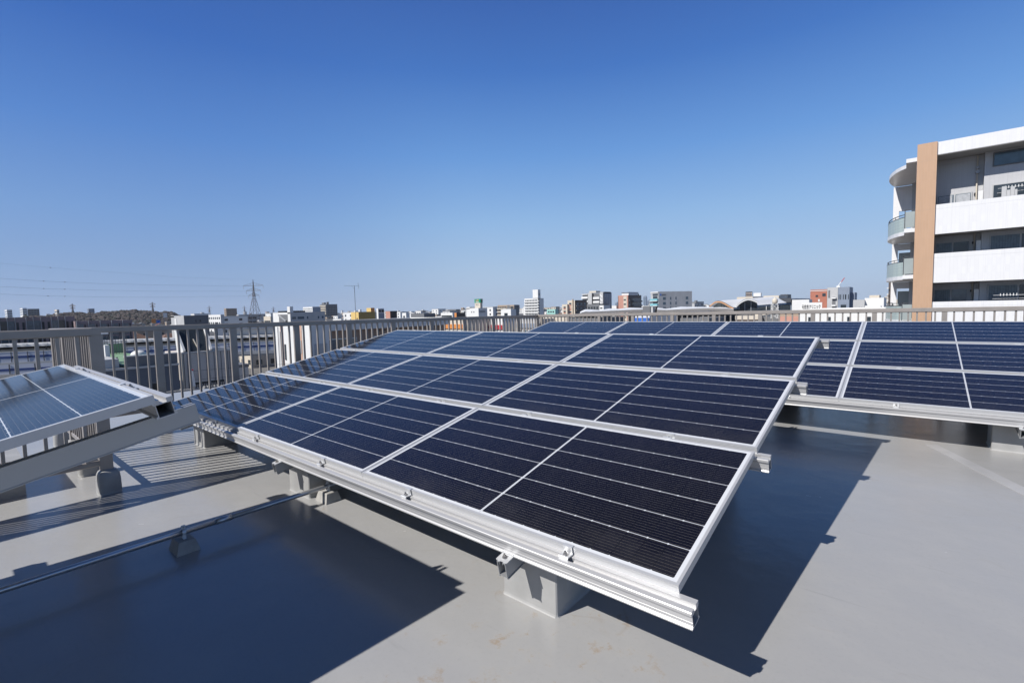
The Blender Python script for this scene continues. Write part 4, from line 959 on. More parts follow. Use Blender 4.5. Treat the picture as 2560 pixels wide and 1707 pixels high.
b.bands('S', 0, 1, 1.5, 1.3, 9, 2.9, M_CREAM, 1.2); b.roofbox(.3, .7, .0, .15, 3.5, M_GREYD, 'roof_tower'); b.roofbox(.85, 1.0, .1, .25, 4.5, M_GREYD, 'roof_tower'); b.wins('E', 6, .1, .95, 3, 1.5, 6, 2.9, M_BLACK)
b = B('white_apartments', 'white flat roofed apartments left of the dark stepped block', 'apartments', 757, 781, 801, 767, 880, M_WHITE); REG.append(b)
b.wins('S', 8, .02, .98, 2.0, 1.7, 3, 3.2); b.E(0, 1, -.5, 30, M_GREYB, 'wall_panel', .1)
b = B('factory', 'white factory with a zigzag outside stair and a row of dark roof units', 'factory', 682, 725, 812, 781, 190, M_WHITE); REG.append(b)
b.E(0, 1, -.52, 20, M_GREYL, 'wall_panel', .1); b.S(.36, .86, .2, 20, M_GREYD, 'stair_bay', .05)
for i in range(10): b.roofbox(.25, .65, .03+.06*i, .07+.06*i, 1.1, M_BLACK, 'roof_unit', .02)
for a0, a1 in ((.05, .15), (.2, .38), (.46, .50), (.78, .82), (.90, .95)): b.E(a0, a1, 1.1, 2.0, M_GLASSB, 'window', .14)
for i in range(3):
    st = MB(); W_ = b.x1-b.x0; zz = b.zt-b.zb-3.0-2.4*i; s_ = 1 if i % 2 else -1; xa, xb = (-.62*W_, -.18*W_) if s_ > 0 else (-.18*W_, -.62*W_)
    st.add([(xa, -.5, zz), (xb, -.5, zz+2.4), (xb, -.5, zz+3.0), (xa, -.5, zz+.6), (xa, -.3, zz), (xb, -.3, zz+2.4), (xb, -.3, zz+3.0), (xa, -.3, zz+.6)], [(0,1,2,3),(4,7,6,5),(3,2,6,7),(0,4,5,1)]); st.build('stair_flight', M_STEEL, b.root)
b.roofbox(.85, 1.0, .0, .09, 2.6, M_WHITE, 'roof_tower')
b = B('cream_house', 'cream house with a deep balcony left of the factory', 'house', 659, 676, 681, 791, 180, M_CREAM); REG.append(b); b.S(.1, .95, .9, 2.2, M_GLASS, 'window')
b = B('white_office', 'white office with two rows of square windows left of the tall pylon', 'building', 520, 551, 560, 786.5, 350, M_WHITE); REG.append(b); b.wins('S', 6, .02, .98, 1.0, 1.4, 3, 3.2, gap=.4); b.E(0, 1, -.52, 20, M_GREYL, 'wall_panel', .1)
b = B('grey_office', 'long grey office with strip windows behind the tall pylon', 'building', 591, 596, 642, 786.5, 420, M_GREYL); REG.append(b); b.wins('E', 4, .02, .98, 1.5, 1.6, 3, 3.3, gap=.12)
b = B('tan_tower', 'tan apartment tower standing alone left of the tall pylon', 'apartments', 560, 565, 592, 771, 800, M_TAN); REG.append(b); b.wins('E', 8, .03, .97, 1.5, 1.6, 5, 3, M_BROWN, gap=.3); b.wins('S', 2, .1, .9, 1.5, 1.6, 5, 3)
b = B('grey_block', 'windowless looking grey block just above the left railing', 'building', 427, 459, 521, 789, 170, M_GREYL); REG.append(b)
b.E(0, 1, -.52, 20, M_GREYD, 'wall_panel', .1); b.E(.45, .49, .8, 1.5, M_GLASS, 'window', .14); b.E(.62, .68, .8, 1.5, M_GLASS, 'window', .14); b.S(.3, .45, .4, 2.4, M_WHITE, 'wall_strip', .1); b.roofbox(.0, .25, .0, .2, .6, M_WHITE, 'roof_house', .02)
b = B('grey_hall', 'flat grey hall roof far left, just above the railing', 'hall', 250, 266, 312, 806, 190, M_GREYL); REG.append(b)
b = B('office_block', 'large dark office block with tall glass bays behind the viaduct', 'office block', -330, -230, 187, 799, 165, M_PURPLE, width=18, parapet=.05); REG.append(b)
L_ = b.y1-b.y0; nb = max(6, int(L_/7.2))
for i in range(nb):
    a = i/nb; s_ = 1/nb
    for r in range(5):
        z_ = .9+r*3.4
        for q, (u, v) in enumerate(((.02, .27), (.30, .55))):
            g = b.E(a+u*s_, a+v*s_, z_, z_+3.0, M_GLASSB if (i+r+q) % 3 else M_GLASS, 'window', .12)
        b.E(a+.63*s_, a+.72*s_, z_+.3, z_+2.7, M_BLACK, 'window', .06); b.E(a+.85*s_, a+.94*s_, z_+.3, z_+2.7, M_BLACK, 'window', .06)
    for u in (-.005, .275, .57): b.E(a+u*s_, a+(u+.022)*s_, 0, 18, M_STEEL, 'mullion', .45)
b = B('office_block', 'lower right wing of the dark glass office block', 'office block', 186, 187.5, 330, 803, 163, M_PURPLE, width=18, parapet=.05); REG.append(b)
for i in range(5):
    for r in range(3): b.E(.03+.2*i, .13+.2*i, .8+3.4*r, 3.6+3.4*r, M_GLASSB, 'window', .1)
    b.E(.015+.2*i, .025+.2*i, 0, 14, M_STEEL, 'mullion', .4); b.E(.15+.2*i, .17+.2*i, .8, 14, M_BLACK, 'window', .05)
for (p0, p1, p2, yt, dd, m_, lab) in ((0, 17, 30, 774, 1000, M_WHITE, 'white hilltop building at the far left edge'), (31, 56, 67, 770, 1050, M_WHITE, 'white hilltop building with strip windows'), (66, 69, 98, 772, 1080, M_GREYD, 'long grey hilltop building'), (218, 221, 236, 771.5, 1150, M_GREYB, 'blue grey building on the wooded ridge'), (136, 142, 148, 774, 860, M_CREAM, 'cream house in front of the wooded ridge')):
    b = B('hilltop_building', lab, 'building', p0, p1, p2, yt, dd, m_, zb=GZ); b.wins('S', 4, .03, .97, 1.5, 1.6, 3, 3.4, gap=.1); b.wins('E', 4, .03, .97, 1.5, 1.6, 3, 3.4, gap=.2)
for (px, yt, yb, D_, m_, lab) in ((413, 782, 794, 240, M_WHITE, 'white rooftop hoarding above the left railing'), (317.5, 803, 812, 210, M_REDS, 'dark red rooftop hoarding at the left railing'), (384, 797, 808, 250, M_ORANGE, 'orange rooftop hoarding left of the grey block'), (396, 800, 808, 235, M_BLUE, 'blue rooftop hoarding left of the grey block')):
    a = at(px-4.5, yb, D_); c = at(px+4.5, yt, D_); o = empty('hoarding', (a.x, a.y, GZ), (0,0,math.atan2(c.y-a.y, c.x-a.x)), lab, 'hoarding')
    w_ = math.hypot(c.x-a.x, c.y-a.y); MB().box(0, w_, -.15, .15, a.z-GZ, c.z-GZ).build('board', m_, o); MB().box(w_*.15, w_*.25, .16, .5, 0, a.z-GZ+1).box(w_*.75, w_*.85, .16, .5, 0, a.z-GZ+1).build('posts', M_STEEL, o)

# ------------------------------------------------------------------ the nearest neighbours beyond the left railing
# white house with pink strips
b = B('neighbour_house', 'white house with pink wall strips and a shaded recessed terrace beyond the left railing', 'house', 687, 765, 1112, 806.5, 62, M_WHITE, parapet=.15); REG.append(b)
for a0, a1, m_ in ((.18, .27, M_PINK), (.62, .86, mat('salmon_wall', (.55,.36,.27), .7))): b.S(a0, a1, -.1, 12, m_, 'wall_strip', .04)
b.S(.30, .34, 2.6, 4.6, M_GLASS, 'window', .08); g = b.S(.66, .84, 2.0, 3.6, M_GREYL, 'window', .10); b.S(.69, .81, 2.15, 3.45, M_GLASS, 'pane', .13)
mb = MB(); W_ = b.x1-b.x0
mb.tube((-.88*W_, -.12, 1), (-.88*W_, -.12, b.zt-b.zb-.4), .05, 8); mb.tube((-.80*W_, -.12, 1), (-.80*W_, -.12, b.zt-b.zb-1.0), .05, 8); mb.build('downpipe', M_STEEL, b.root)
M_SAL = mat('brown_pink_wall', (.30, .215, .175), .7, 0, .1, .4)
b.E(0, 1, -.15, .95, M_WHITE, 'eave', 1.2); b.E(.0, .10, .95, 12, M_WHITE, 'wall_panel', 1.15); b.E(.10, 1.0, .95, 12, M_SAL, 'wall_panel', .08)
for a0, a1, cur in ((.115, .30, 1), (.40, .56, 0), (.66, .80, 0), (.86, .96, 0)):
    f = b.E(a0, a1, 2.0, 4.3, M_WHITE, 'window', .14); n_ = 3
    for i in range(n_): u0 = a0+(a1-a0)*(i+.06)/n_; b.E(u0, a0+(a1-a0)*(i+.94)/n_, 2.12, 4.2, M_GLASSB if i != 1 else M_GLASS, 'pane', .18)
b.E(.04, 1.0, 3.9, 5.6, M_WHITE, 'terrace_wall', 1.2); b.E(.04, 1.0, 3.82, 3.9, M_CREAM, 'coping', 1.28); b.E(.015, .085, 2.4, 3.8, M_GREYL, 'shutter', 1.25)
for a in (.45, .49): b.E(a, a+.012, 1.2, 1.35, M_BLACK, 'vent_cap', .2)
hz_ = b.zt+.16
p = at(889.5, 797, 68); p.z = hz_ if p.x < b.x1 else p.z
an = empty('antenna', p, (0,0,0), 'thin rooftop antenna mast with a horizontal aerial on top', 'antenna')
tp = at(886.5, 714.5, 68); tx, ty, tz = tp.x-p.x, tp.y-p.y, tp.z-p.z
MB().tube((0,0,-.6), (tx*.4, ty*.4, tz), .030, 8).build('mast', M_STEELD, an)
vw = Vector((_r.x, _r.y, 0)).normalized(); sc_ = 68*.945/F_PX
ya = MB(); base_ = Vector((tx*.4, ty*.4, tz)); e0, e1 = base_+vw*(-26*sc_)+Vector((0,0,.05)), base_+vw*(11*sc_)+Vector((0,0,-.02))
ya.tube(e0, e1, .016, 6); dp = Vector((-vw.y, vw.x, 0))
for i in range(11):
    q = e0.lerp(e1, .04+.72*i/10); l_ = .22-.006*i; ya.tube(q-dp*l_, q+dp*l_, .008, 5)
for dz in (-.38, -.19, .19, .38): q = e1+Vector((0,0,dz*.9))-vw*abs(dz)*.25; ya.tube(q-dp*.3, q+dp*.3, .010, 5)
ya.tube(e1+Vector((0,0,-.40))-vw*.12, e1, .012, 5); ya.tube(e1, e1+Vector((0,0,.40))-vw*.12, .012, 5); ya.tube(base_+Vector((0,0,-.5)), e0.lerp(e1,.5), .010, 5)
ya.build('aerial', M_STEELD, an)
# building with the green roof
b = B('green_roof_building', 'low building with a green painted roof and railings beyond the left railing', 'building', 240, 252, 447, 925, 36, mat('navy_grey_wall', (.10,.115,.145), .6, 0, .1, .5), depth=None, parapet=0, width=14); REG.append(b)
W_, L_ = b.x1-b.x0, b.y1-b.y0
b.part('coping', [(b.x1-.02, b.x1+.10, b.y0, b.y1, b.zt-.10, b.zt+.02)], M_GREYL)
b.part('parapet', [(b.x1-.32, b.x1-.1, b.y0+.3*L_, b.y1, b.zt+.02, b.zt+.62)], M_GREYD)
b.part('coping', [(b.x1-.38, b.x1-.06, b.y0+.3*L_, b.y1, b.zt+.62, b.zt+.68)], M_GREYL)
b.part('roof_coating', [(b.x0, b.x1-.33, b.y0+.3*L_, b.y1, b.zt+.02, b.zt+.12)], M_ROOFG)
b.part('green_wall', [(b.x0-.4, b.x0-.2, b.y0+.28*L_, b.y1, b.zt, b.zt+.85)], M_ROOFG); b.part('coping', [(b.x0-.45, b.x0-.15, b.y0, b.y1, b.zt+.85, b.zt+.92)], M_GREYL)
rl = MB()
for i in range(16): y_ = .3*L_+.68*L_*i/15; rl.tube((-.9*W_, y_, b.zt-b.zb+.1), (-.9*W_, y_, b.zt-b.zb+1.7), .018, 5)
for z_ in (1.1, 1.4, 1.7): rl.tube((-.9*W_, .3*L_, b.zt-b.zb+z_), (-.9*W_, .98*L_, b.zt-b.zb+z_), .022, 5)
rl.build('railing_bars', M_STEELD, b.root)
b.part('stair_wall', [(b.x1-3.4, b.x1-.35, b.y0+.05*L_, b.y0+.24*L_, b.zt+.01, b.zt+.55)], M_GREYL); b.part('stair_head', [(b.x1-4.2, b.x1-3.45, b.y0+.22*L_, b.y0+.28*L_, b.zt+.01, b.zt+1.25)], M_WHITE)
b.E(.62, .80, 1.1, 3.4, M_BLACK, 'window', .05); b.E(.61, .81, 1.0, 3.5, M_GREYD, 'window_frame', .03)
p = at(349, 913, 40); p.z = b.zt+.13
dm = empty('roof_tank', p, (0,0,0), 'green roof tank with a white domed lid on the green roof', 'tank')
ring = lambda r, z_: [(r*math.cos(2*math.pi*i/18), r*math.sin(2*math.pi*i/18), z_) for i in range(18)]
MB().loft([ring(.42,0), ring(.42,.34)]).build('tank', M_ROOFG, dm); MB().loft([ring(.44,.345), ring(.44,.40), ring(.38,.52), ring(.24,.62), ring(.08,.66)]).build('lid', M_WHITE, dm, smooth=True)
for (px, lab) in ((292, 'dark vent pipes on the green roof, left of the domed tank'), (318, 'dark air unit on the green roof beside the domed tank')):
    p = at(px, 917, 39); p.z = b.zt+.13; v_ = MB()
    for i in range(4): v_.tube((.16*i-.3, 0, 0), (.16*i-.3, 0, .18+.07*(i % 3)), .05, 8); v_.tube((.16*i-.3, 0, .18+.07*(i % 3)), (.16*i-.12, .02, .2+.07*(i % 3)), .045, 8)
    tag(v_.build('vent_pipes', M_STEELD, loc=p), lab, 'vent pipes', 'vents on the green roof')
# corrugated penthouse with an open sloped hatch
M_CORR = mat('ribbed_sheet', (.62, .565, .51), .6, 0.1, .1, .7)
b = B('penthouse', 'ribbed sheet metal rooftop hut with a big dark sloping hatch window', 'rooftop hut', 434, 453, 580, 883, 44, M_CORR, parapet=0, width=4.2); REG.append(b)
L_ = b.y1-b.y0
for i, a in enumerate((.03, .10, .16, .30, .47, .62, .76, .90, .94)): b.E(a, a+.012, .05, 5, M_GREYD, 'seam', .03)
b.E(-.012, .02, -.02, 5, M_CREAM, 'corner_strip', .10); b.E(0, 1, -.05, .06, M_GREYL, 'coping', .12)
f = b.E(.12, .80, 2.35, 4.3, M_BLACK, 'louvre', .04)
for i in range(18): b.E(.13+.037*i, .145+.037*i, 2.5, 4.2, M_CORR, 'louvre_bar', .10)
hx = b.x1; zt_ = b.zt
def hp(a, h, back): return Vector((hx-back, b.y0+a*L_, zt_+h))
def rel(v): return (v.x-b.x1, v.y-b.y0, v.z-b.zb)
lo0, lo1 = hp(.08, .06, .10), hp(.55, .06, .10); hi0, hi1 = hp(.06, 1.75, 1.5), hp(.58, 1.75, 1.5)
mb = MB(); mb.add([rel(lo0), rel(lo1), rel(hi1), rel(hi0), rel(lo0-Vector((.1,0,0))), rel(lo1-Vector((.1,0,0))), rel(hi1-Vector((.1,0,0))), rel(hi0-Vector((.1,0,0)))], [(0,1,2,3),(7,6,5,4),(0,4,5,1),(1,5,6,2),(2,6,7,3),(3,7,4,0)])
ht = mb.build('hatch_window', M_GLASS, b.root)
mb = MB()
for (l, h, s_) in ((lo0, hi0, -1), (lo1, hi1, 1)):
    w_ = Vector((0, .16*s_, 0)); u_ = Vector((.16, 0, .12))
    vs = [l, l+w_, h+w_, h, l+u_, l+w_+u_, h+w_+u_, h+u_]; mb.add([rel(v) for v in vs], [(0,3,2,1),(4,5,6,7),(0,1,5,4),(1,2,6,5),(2,3,7,6),(3,0,4,7)])
    d_ = Vector((-1.4, 0, 0)); vs = [l, l+w_, h+w_, h]; bot = [Vector((h.x, v.y, zt_)) for v in (l, l+w_)]
    mb.add([rel(l), rel(h), rel(bot[0]), rel(l+w_), rel(h+w_), rel(bot[1])], [(0,1,2),(3,5,4),(0,3,4,1),(1,4,5,2),(0,2,5,3)])
mb.build('hatch_cheeks', M_WHITE, b.root)
mb = MB(); mb.tube(rel(hp(.30, 1.0, .7)), rel(hp(.36, .1, .2)), .05, 8); mb.build('hatch_strut', M_CREAM, b.root)
rh = hp(.62, .0, .2); b.part('roof_flashing', [(b.x1-1.6, b.x1-.1, b.y0+.60*L_, b.y0+.98*L_, b.zt+.01, b.zt+.18)], M_GREYL)
b = B('flat_building', 'flat roofed grey building that carries the ribbed rooftop hut', 'building', 400, 425, 640, 985, 45, M_GREYD, parapet=.3, width=22, zb=GZ); REG.append(b)
p = at(484, 978, 24); ms = empty('insulator_mast', p, (0,0,0), 'white tapered insulator on a pole with wires in front of the ribbed hut', 'utility pole')
hh = at(484, 926, 24).z-p.z
MB().tube((0,0,-8), (0,0,hh*.25), .055, 10).build('pole', M_CREAM, ms); MB().tube((0,0,hh*.25), (0,0,hh), .085, 10, .035).build('insulator', M_WHITE, ms); MB().tube((0,0,hh), (0,0,hh+.06), .05, 8).build('cap', M_REDS, ms)
eq = MB()
for i in range(5): eq.tube((.05*i-.1, -.45-.12*i, hh*.12-.05*i), (.05*i-.1, -.40-.12*i, hh*.16-.05*i), .035, 6)
for i in range(5): eq.tube((.25+.02*i, .3+.12*i, hh*.05), (.25+.02*i, .36+.12*i, hh*.22), .06, 6)
eq.tube((0,-1.1,hh*.1), (0,1.1,hh*.1), .04, 6); eq.build('insulator_row', M_CONC2, ms)
for dz, m_ in ((hh*.98, 0), (hh*.55, 0)): MB().tube((0, .05, dz), (0, 9, dz-.25), .008, 4).build('wire', M_BLACK, ms)

# ------------------------------------------------------------------ elevated railway
VA, VB = at(14, 880, 131), at(690, 853, 118); vd = (VB-VA); vd.z = 0; VL = vd.length; vd.normalize(); vang = math.atan2(vd.y, vd.x); VZ = -4.5
vi = empty('viaduct', (VA.x, VA.y, GZ), (0,0,vang), 'elevated railway with pale noise walls and a dark blue stripe crossing behind the left railing', 'viaduct')
x0, x1 = -160, VL+45; H_ = VZ-GZ
MB().box(x0, x1, .0, 11, H_-2.9, H_-1.9).build('deck', M_CONC2, vi); MB().box(x0, x1, -.15, .0, H_-2.6, H_-1.88).build('deck_edge', M_GREYL, vi)
MB().box(x0, x1, -.02, .10, H_-1.88, H_).build('noise_wall', mat('noise_wall_panel', (.46,.49,.58), .45, 0, .06, .2), vi)
MB().box(x0, x1, -.05, -.025, H_-1.12, H_-.72).build('stripe', M_NAVY, vi); MB().box(x0, x1, -.06, .14, H_+.002, H_+.10).build('coping', M_WHITE, vi)
MB().box(x0, x1, 10.0, 10.12, H_-1.88, H_+.1).build('noise_wall', M_GREYL, vi)
ps = MB()
k = int((x1-x0)/2.4)
for i in range(k): ps.box(x0+2.4*i-.05, x0+2.4*i+.05, -.13, -.065, H_-1.9, H_+.06)
o = ps.build('wall_posts', M_STEELD, vi); o['kind'] = 'stuff'
for i in range(int((x1-x0)/14)): MB().box(x0+14*i-.8, x0+14*i+.8, 2.0, 8, 0, H_-2.9).build('pier', M_CONC2, vi)
cn = empty('platform_roof', (VA.x, VA.y, GZ), (0,0,vang), 'long low platform roof with a bright edge running along the elevated railway', 'platform roof')
MB().box(x0, x1, 6.5, 15.5, H_+.95, H_+1.12).build('roof', M_GREYL, cn); MB().box(x0, x1, 6.35, 6.5, H_+.72, H_+1.16).build('edge', M_WHITE, cn)
for i in range(int((x1-x0)/9)): MB().box(x0+9*i-.1, x0+9*i+.1, 9.0, 9.2, H_-1.9, H_+.94).build('column', M_STEELD, cn)
MB().box(x0, x1, 11.8, 12.0, H_-1.9, H_+.94).build('back_wall', M_BROWN, cn)
ck = MB()
for i in range(60): ck.box(VL-62+1.6*i-.35, VL-62+1.6*i+.35, 6.0, 6.34, H_+1.0, H_+1.28)
o = ck.build('edge_lamps', M_WHITE, cn); o['kind'] = 'stuff'
kx = VL*.13; sh = empty('platform_shelter', (VA+vd*kx)+Vector((-vd.y*12, vd.x*12, VZ+1.2-VA.z)), (0,0,vang), 'small white shelter standing on the platform roof at the left', 'shelter')
MB().box(-3, 3, -1.2, 1.2, 0, 1.2).build('wall', M_CREAM, sh); MB().box(-5, 5, -1.8, 1.8, 1.2, 1.7).build('roof', M_WHITE, sh)
kx = VL*.86; sh = empty('platform_shelter', (VA+vd*kx)+Vector((-vd.y*13, vd.x*13, VZ+1.2-VA.z)), (0,0,vang), 'small grey shelter on the platform roof beside the white neighbour house', 'shelter')
MB().box(-5, 6, -1.2, 1.2, 0, 1.5).build('wall', M_GREYL, sh); MB().box(-7, 8, -2, 2, 1.5, 2.2).build('roof', M_GREYB, sh)
# second lower barrier, nearer
lw = empty('noise_barrier', at(-60, 912, 120), (0,0,vang), 'lower pale barrier with a blue stripe before the elevated railway, far left', 'noise barrier')
lz = at(40, 911, 118).z; dz = lz-lw.location.z
MB().box(-40, 36, 0, .12, dz-1.6, dz).build('panel', MATS['noise_wall_panel'], lw); MB().box(-40, 36, -.03, -.002, dz-1.05, dz-.65).build('stripe', M_NAVY, lw); MB().box(-40, 36, -.2, 3, GZ-lw.location.z, dz-1.62).build('wall', M_CONC2, lw)
for i in range(22): MB().box(-40+3.4*i, -39.88+3.4*i, -.10, -.031, dz-1.6, dz+.05).build('post', M_STEELD, lw)
# catenary masts
def mast(px, yt, D, lab):
    p = at(px, yt, D); o = empty('railway_mast', (p.x, p.y, VZ-1.9), (0,0,vang), lab, 'railway mast', 'railway masts')
    h = p.z-VZ+1.9; MB().tube((0,0,0), (0,0,h), .16, 8, .12).build('pole', M_STEELD, o); MB().tube((0,0,h-.8), (0,4.5,h-.5), .06, 6).build('arm', M_STEELD, o); MB().tube((0,4.2,h-1.9), (0,4.2,h-.4), .05, 6).build('insulator', M_STEEL, o)
for px, yt, lab in ((128, 838, 'railway mast near the left edge'), (264, 866, 'railway mast left of the wide railing post'), (541, 806, 'dark railway mast right of the ribbed hut'), (622, 857, 'railway mast near the white neighbour house')): mast(px, yt, 121, lab)

# ------------------------------------------------------------------ pylons and their wires
def pylon(px, ytop, arms, D, lab, spread, yb=803, tk=.14):
    p = at(px, yb, D); t = at(px, ytop, D); o = empty('pylon', (p.x, p.y, GZ), (0,0,YAW*0+math.atan2(_r.y, _r.x)), lab, 'pylon', 'lattice pylons')
    H = t.z-GZ; k = D*math.cos(math.atan((px-1280)/F_PX))/F_PX; wb = spread*k/2*1.35; wt = .55
    W = lambda z: wb+(wt-wb)*min(1, z/(H*.72)) if z < H*.72 else wt*(1-(z-H*.72)/(H*.28))+.05
    mb = MB(); n = 9 if D < 600 else 4
    cs = [(-1,-1),(1,-1),(1,1),(-1,1)]; zs = [H*(i/n) for i in range(n)]+[H]
    for (sx, sy) in cs:
        for a, b_ in zip(zs[:-1], zs[1:]): mb.tube((sx*W(a), sy*W(a), a), (sx*W(b_), sy*W(b_), b_), tk, 5, cap=False)
    for j, (a, b_) in enumerate(zip(zs[:-1], zs[1:])):
        for q in range(4):
            (ax, ay), (bx_, by_) = cs[q], cs[(q+1) % 4]
            mb.tube((ax*W(a), ay*W(a), a), (bx_*W(b_), by_*W(b_), b_), tk*.6, 4, cap=False); mb.tube((bx_*W(a), by_*W(a), a), (ax*W(b_), ay*W(b_), b_), tk*.6, 4, cap=False)
            mb.tube((ax*W(b_), ay*W(b_), b_), (bx_*W(b_), by_*W(b_), b_), tk*.6, 4, cap=False)
    mb.build('tower', M_PYL, o); ends = []
    for (ya_, l) in arms:
        z = at(px, ya_, D).z-GZ; hl = l*k/2; m = MB()
        for s_ in (-1, 1):
            m.tube((0, -.3, z), (s_*hl, 0, z), tk, 5); m.tube((0, .3, z), (s_*hl, 0, z), tk, 5); m.tube((0, 0, z+1.6*k/.33 if D > 600 else z+2.2), (s_*hl, 0, z+.1), tk*.7, 4)
            for f_ in (.3, .55, .8): m.tube((s_*hl*f_, 0, z), (s_*hl*f_, 0, z+2.2*(1-f_)), tk*.5, 4)
        arm = m.build('crossarm', M_PYL, o); q = MB()
        if D < 600:
            for s_ in (-1, 1): q.tube((s_*hl, 0, z-2.4), (s_*hl, 0, z-.1), .12, 6)
            q.build('insulator', M_STEEL, arm)
        ends.append(o.matrix_basis @ Vector((-hl, 0, z-.3)))
    return o, ends, t
M_PYL = mat('weathered_pylon_steel', (.16, .145, .15), .6, .2, .1, .1)
py, ends, tip = pylon(638.6, 699.8, ((714, 49), (726.5, 35.5), (738.7, 26)), 420, 'tall lattice pylon with three crossarms rising over the left railing', 25, tk=.13)
for (px, yt, sp, D_, lab) in ((184, 759, 9, 880, 'pylon in front of the wooded hill at the left'), (384, 755, 9, 860, 'pylon in front of the right shoulder of the wooded hill'), (525, 764, 7, 1500, 'far pylon right of the wooded hill'), (613, 764.5, 6, 1600, 'far pylon just left of the tall pylon'), (685, 766, 6, 1600, 'far pylon just right of the tall pylon')):
    pylon(px, yt, ((yt+6, sp*1.7), (yt+12, sp*1.4)), D_, lab, sp, 800, tk=.30)
def wire(name, p, targets, r, lab, dots=()):
    pts = [Vector(p)]+[at(*t) for t in targets]; cu = []
    for a, c in zip(pts[:-1], pts[1:]):
        for i in range(10): cu.append(a.lerp(c, i/10))
    cu.append(pts[-1]); mb = MB()
    for a, c in zip(cu[:-1], cu[1:]): mb.tube(a, c, r, 4, cap=False)
    o = mb.build(name, M_WIRE); tag(o, lab, 'power line', 'power lines left of the tall pylon')
    for px in dots:
        best = min(cu, key=lambda v: abs(((v-CAM) @ _r)/((v-CAM) @ _f)*F_PX+1280-px)); MB().box(-.55, .55, -.2, .2, -.16, .16).build('spacer', M_STEELD, o, loc=best)
    return o
M_WIRE = mat('power_cable', (.14, .16, .20), .6, 0, 0)
wire('power_line', ends[0], [(400, 712.5, 400), (250, 709, 380), (120, 703.5, 360), (0, 696, 340), (-200, 680, 320)], .045, 'upper power line with two small spacers, sagging left from the tall pylon', (108, 156))
wire('power_line', ends[1], [(400, 728, 402), (250, 725.5, 382), (120, 722, 362), (0, 716.5, 342), (-200, 706, 322)], .045, 'middle power line left of the tall pylon, between two others', (111, 158))
wire('power_line', ends[2], [(400, 743, 404), (250, 742.5, 384), (120, 740, 364), (0, 735, 344), (-200, 727, 324)], .045, 'lowest of the power lines left of the tall pylon', (116, 160))
wire('power_line', tip, [(450, 693, 404), (300, 682, 384), (126, 669, 362), (0, 658, 344), (-200, 640, 324)], .028, 'faint topmost power line left of the tall pylon', (126,))

# ------------------------------------------------------------------ street of shops behind the far railing
shops = [(1095, 1168, 797, 95, M_CREAM, M_ORANGE, 808, 'cream shop with an orange sign band behind the railing corner'), (1170, 1196, 800, 100, M_OLIVE, M_BROWN, 806, 'brown fronted shop next to the orange sign band'),
         (1197, 1258, 796, 97, M_WHITE, M_REDS, 810, 'white shop with a wide red sign band behind the railing'), (1259, 1276, 790, 99, M_CREAM, None, 0, 'cream narrow building right of the red sign shop'),
         (1290, 1352, 797, 92, M_GREYL, M_GREYB, 806, 'pale grey building with blue shutters behind the railing corner'), (1358, 1420, 793, 94, M_CREAM, None, 0, 'cream flat roofed building behind the far railing'),
         (1422, 1500, 795, 90, M_GREYD, M_STEELD, 803, 'dark grey building under the left end of the white canopy'), (1588, 1624, 790, 70, M_WHITE, M_BLUE, 790.5, 'building with a bright blue wall behind the far railing'),
         (1700, 1770, 795, 92, M_GREYD, None, 0, 'dark building under the white canopy behind the far railing'), (1838, 1896, 789, 78, M_CREAM, M_BROWN, 795, 'cream balconied apartments behind the far railing'), (1900, 1945, 790, 80, M_GREYD, None, 0, 'dark building right of the cream balconied apartments'), (1946, 1998, 783, 72, M_TAN, M_PINK, 787, 'tan building with pink balconies left of the clinic')]
for (p0, p1, yt, dd, m_, m2, ys, lab) in shops:
    b = B('shop_building', lab, 'building', p0, p1, p1, yt, dd, m_, depth=10, parapet=.2); REG.append(b)
    k = dd*math.cos(math.atan((p1-1280)/F_PX))/F_PX
    if m2: b.S(.02, .98, (ys-yt)*k, (ys-yt)*k+(.9 if m2 is not M_BLUE else 4), m2, 'sign_band', .25)
    for r in range(2):
        for i in range(4): b.S(.06+.235*i, .20+.235*i, max(.6, (ys-yt)*k+1.3)+2.6*r, max(.6, (ys-yt)*k+1.3)+1.3+2.6*r, M_GLASSB if (i+r) % 2 else M_GLASS, 'window')

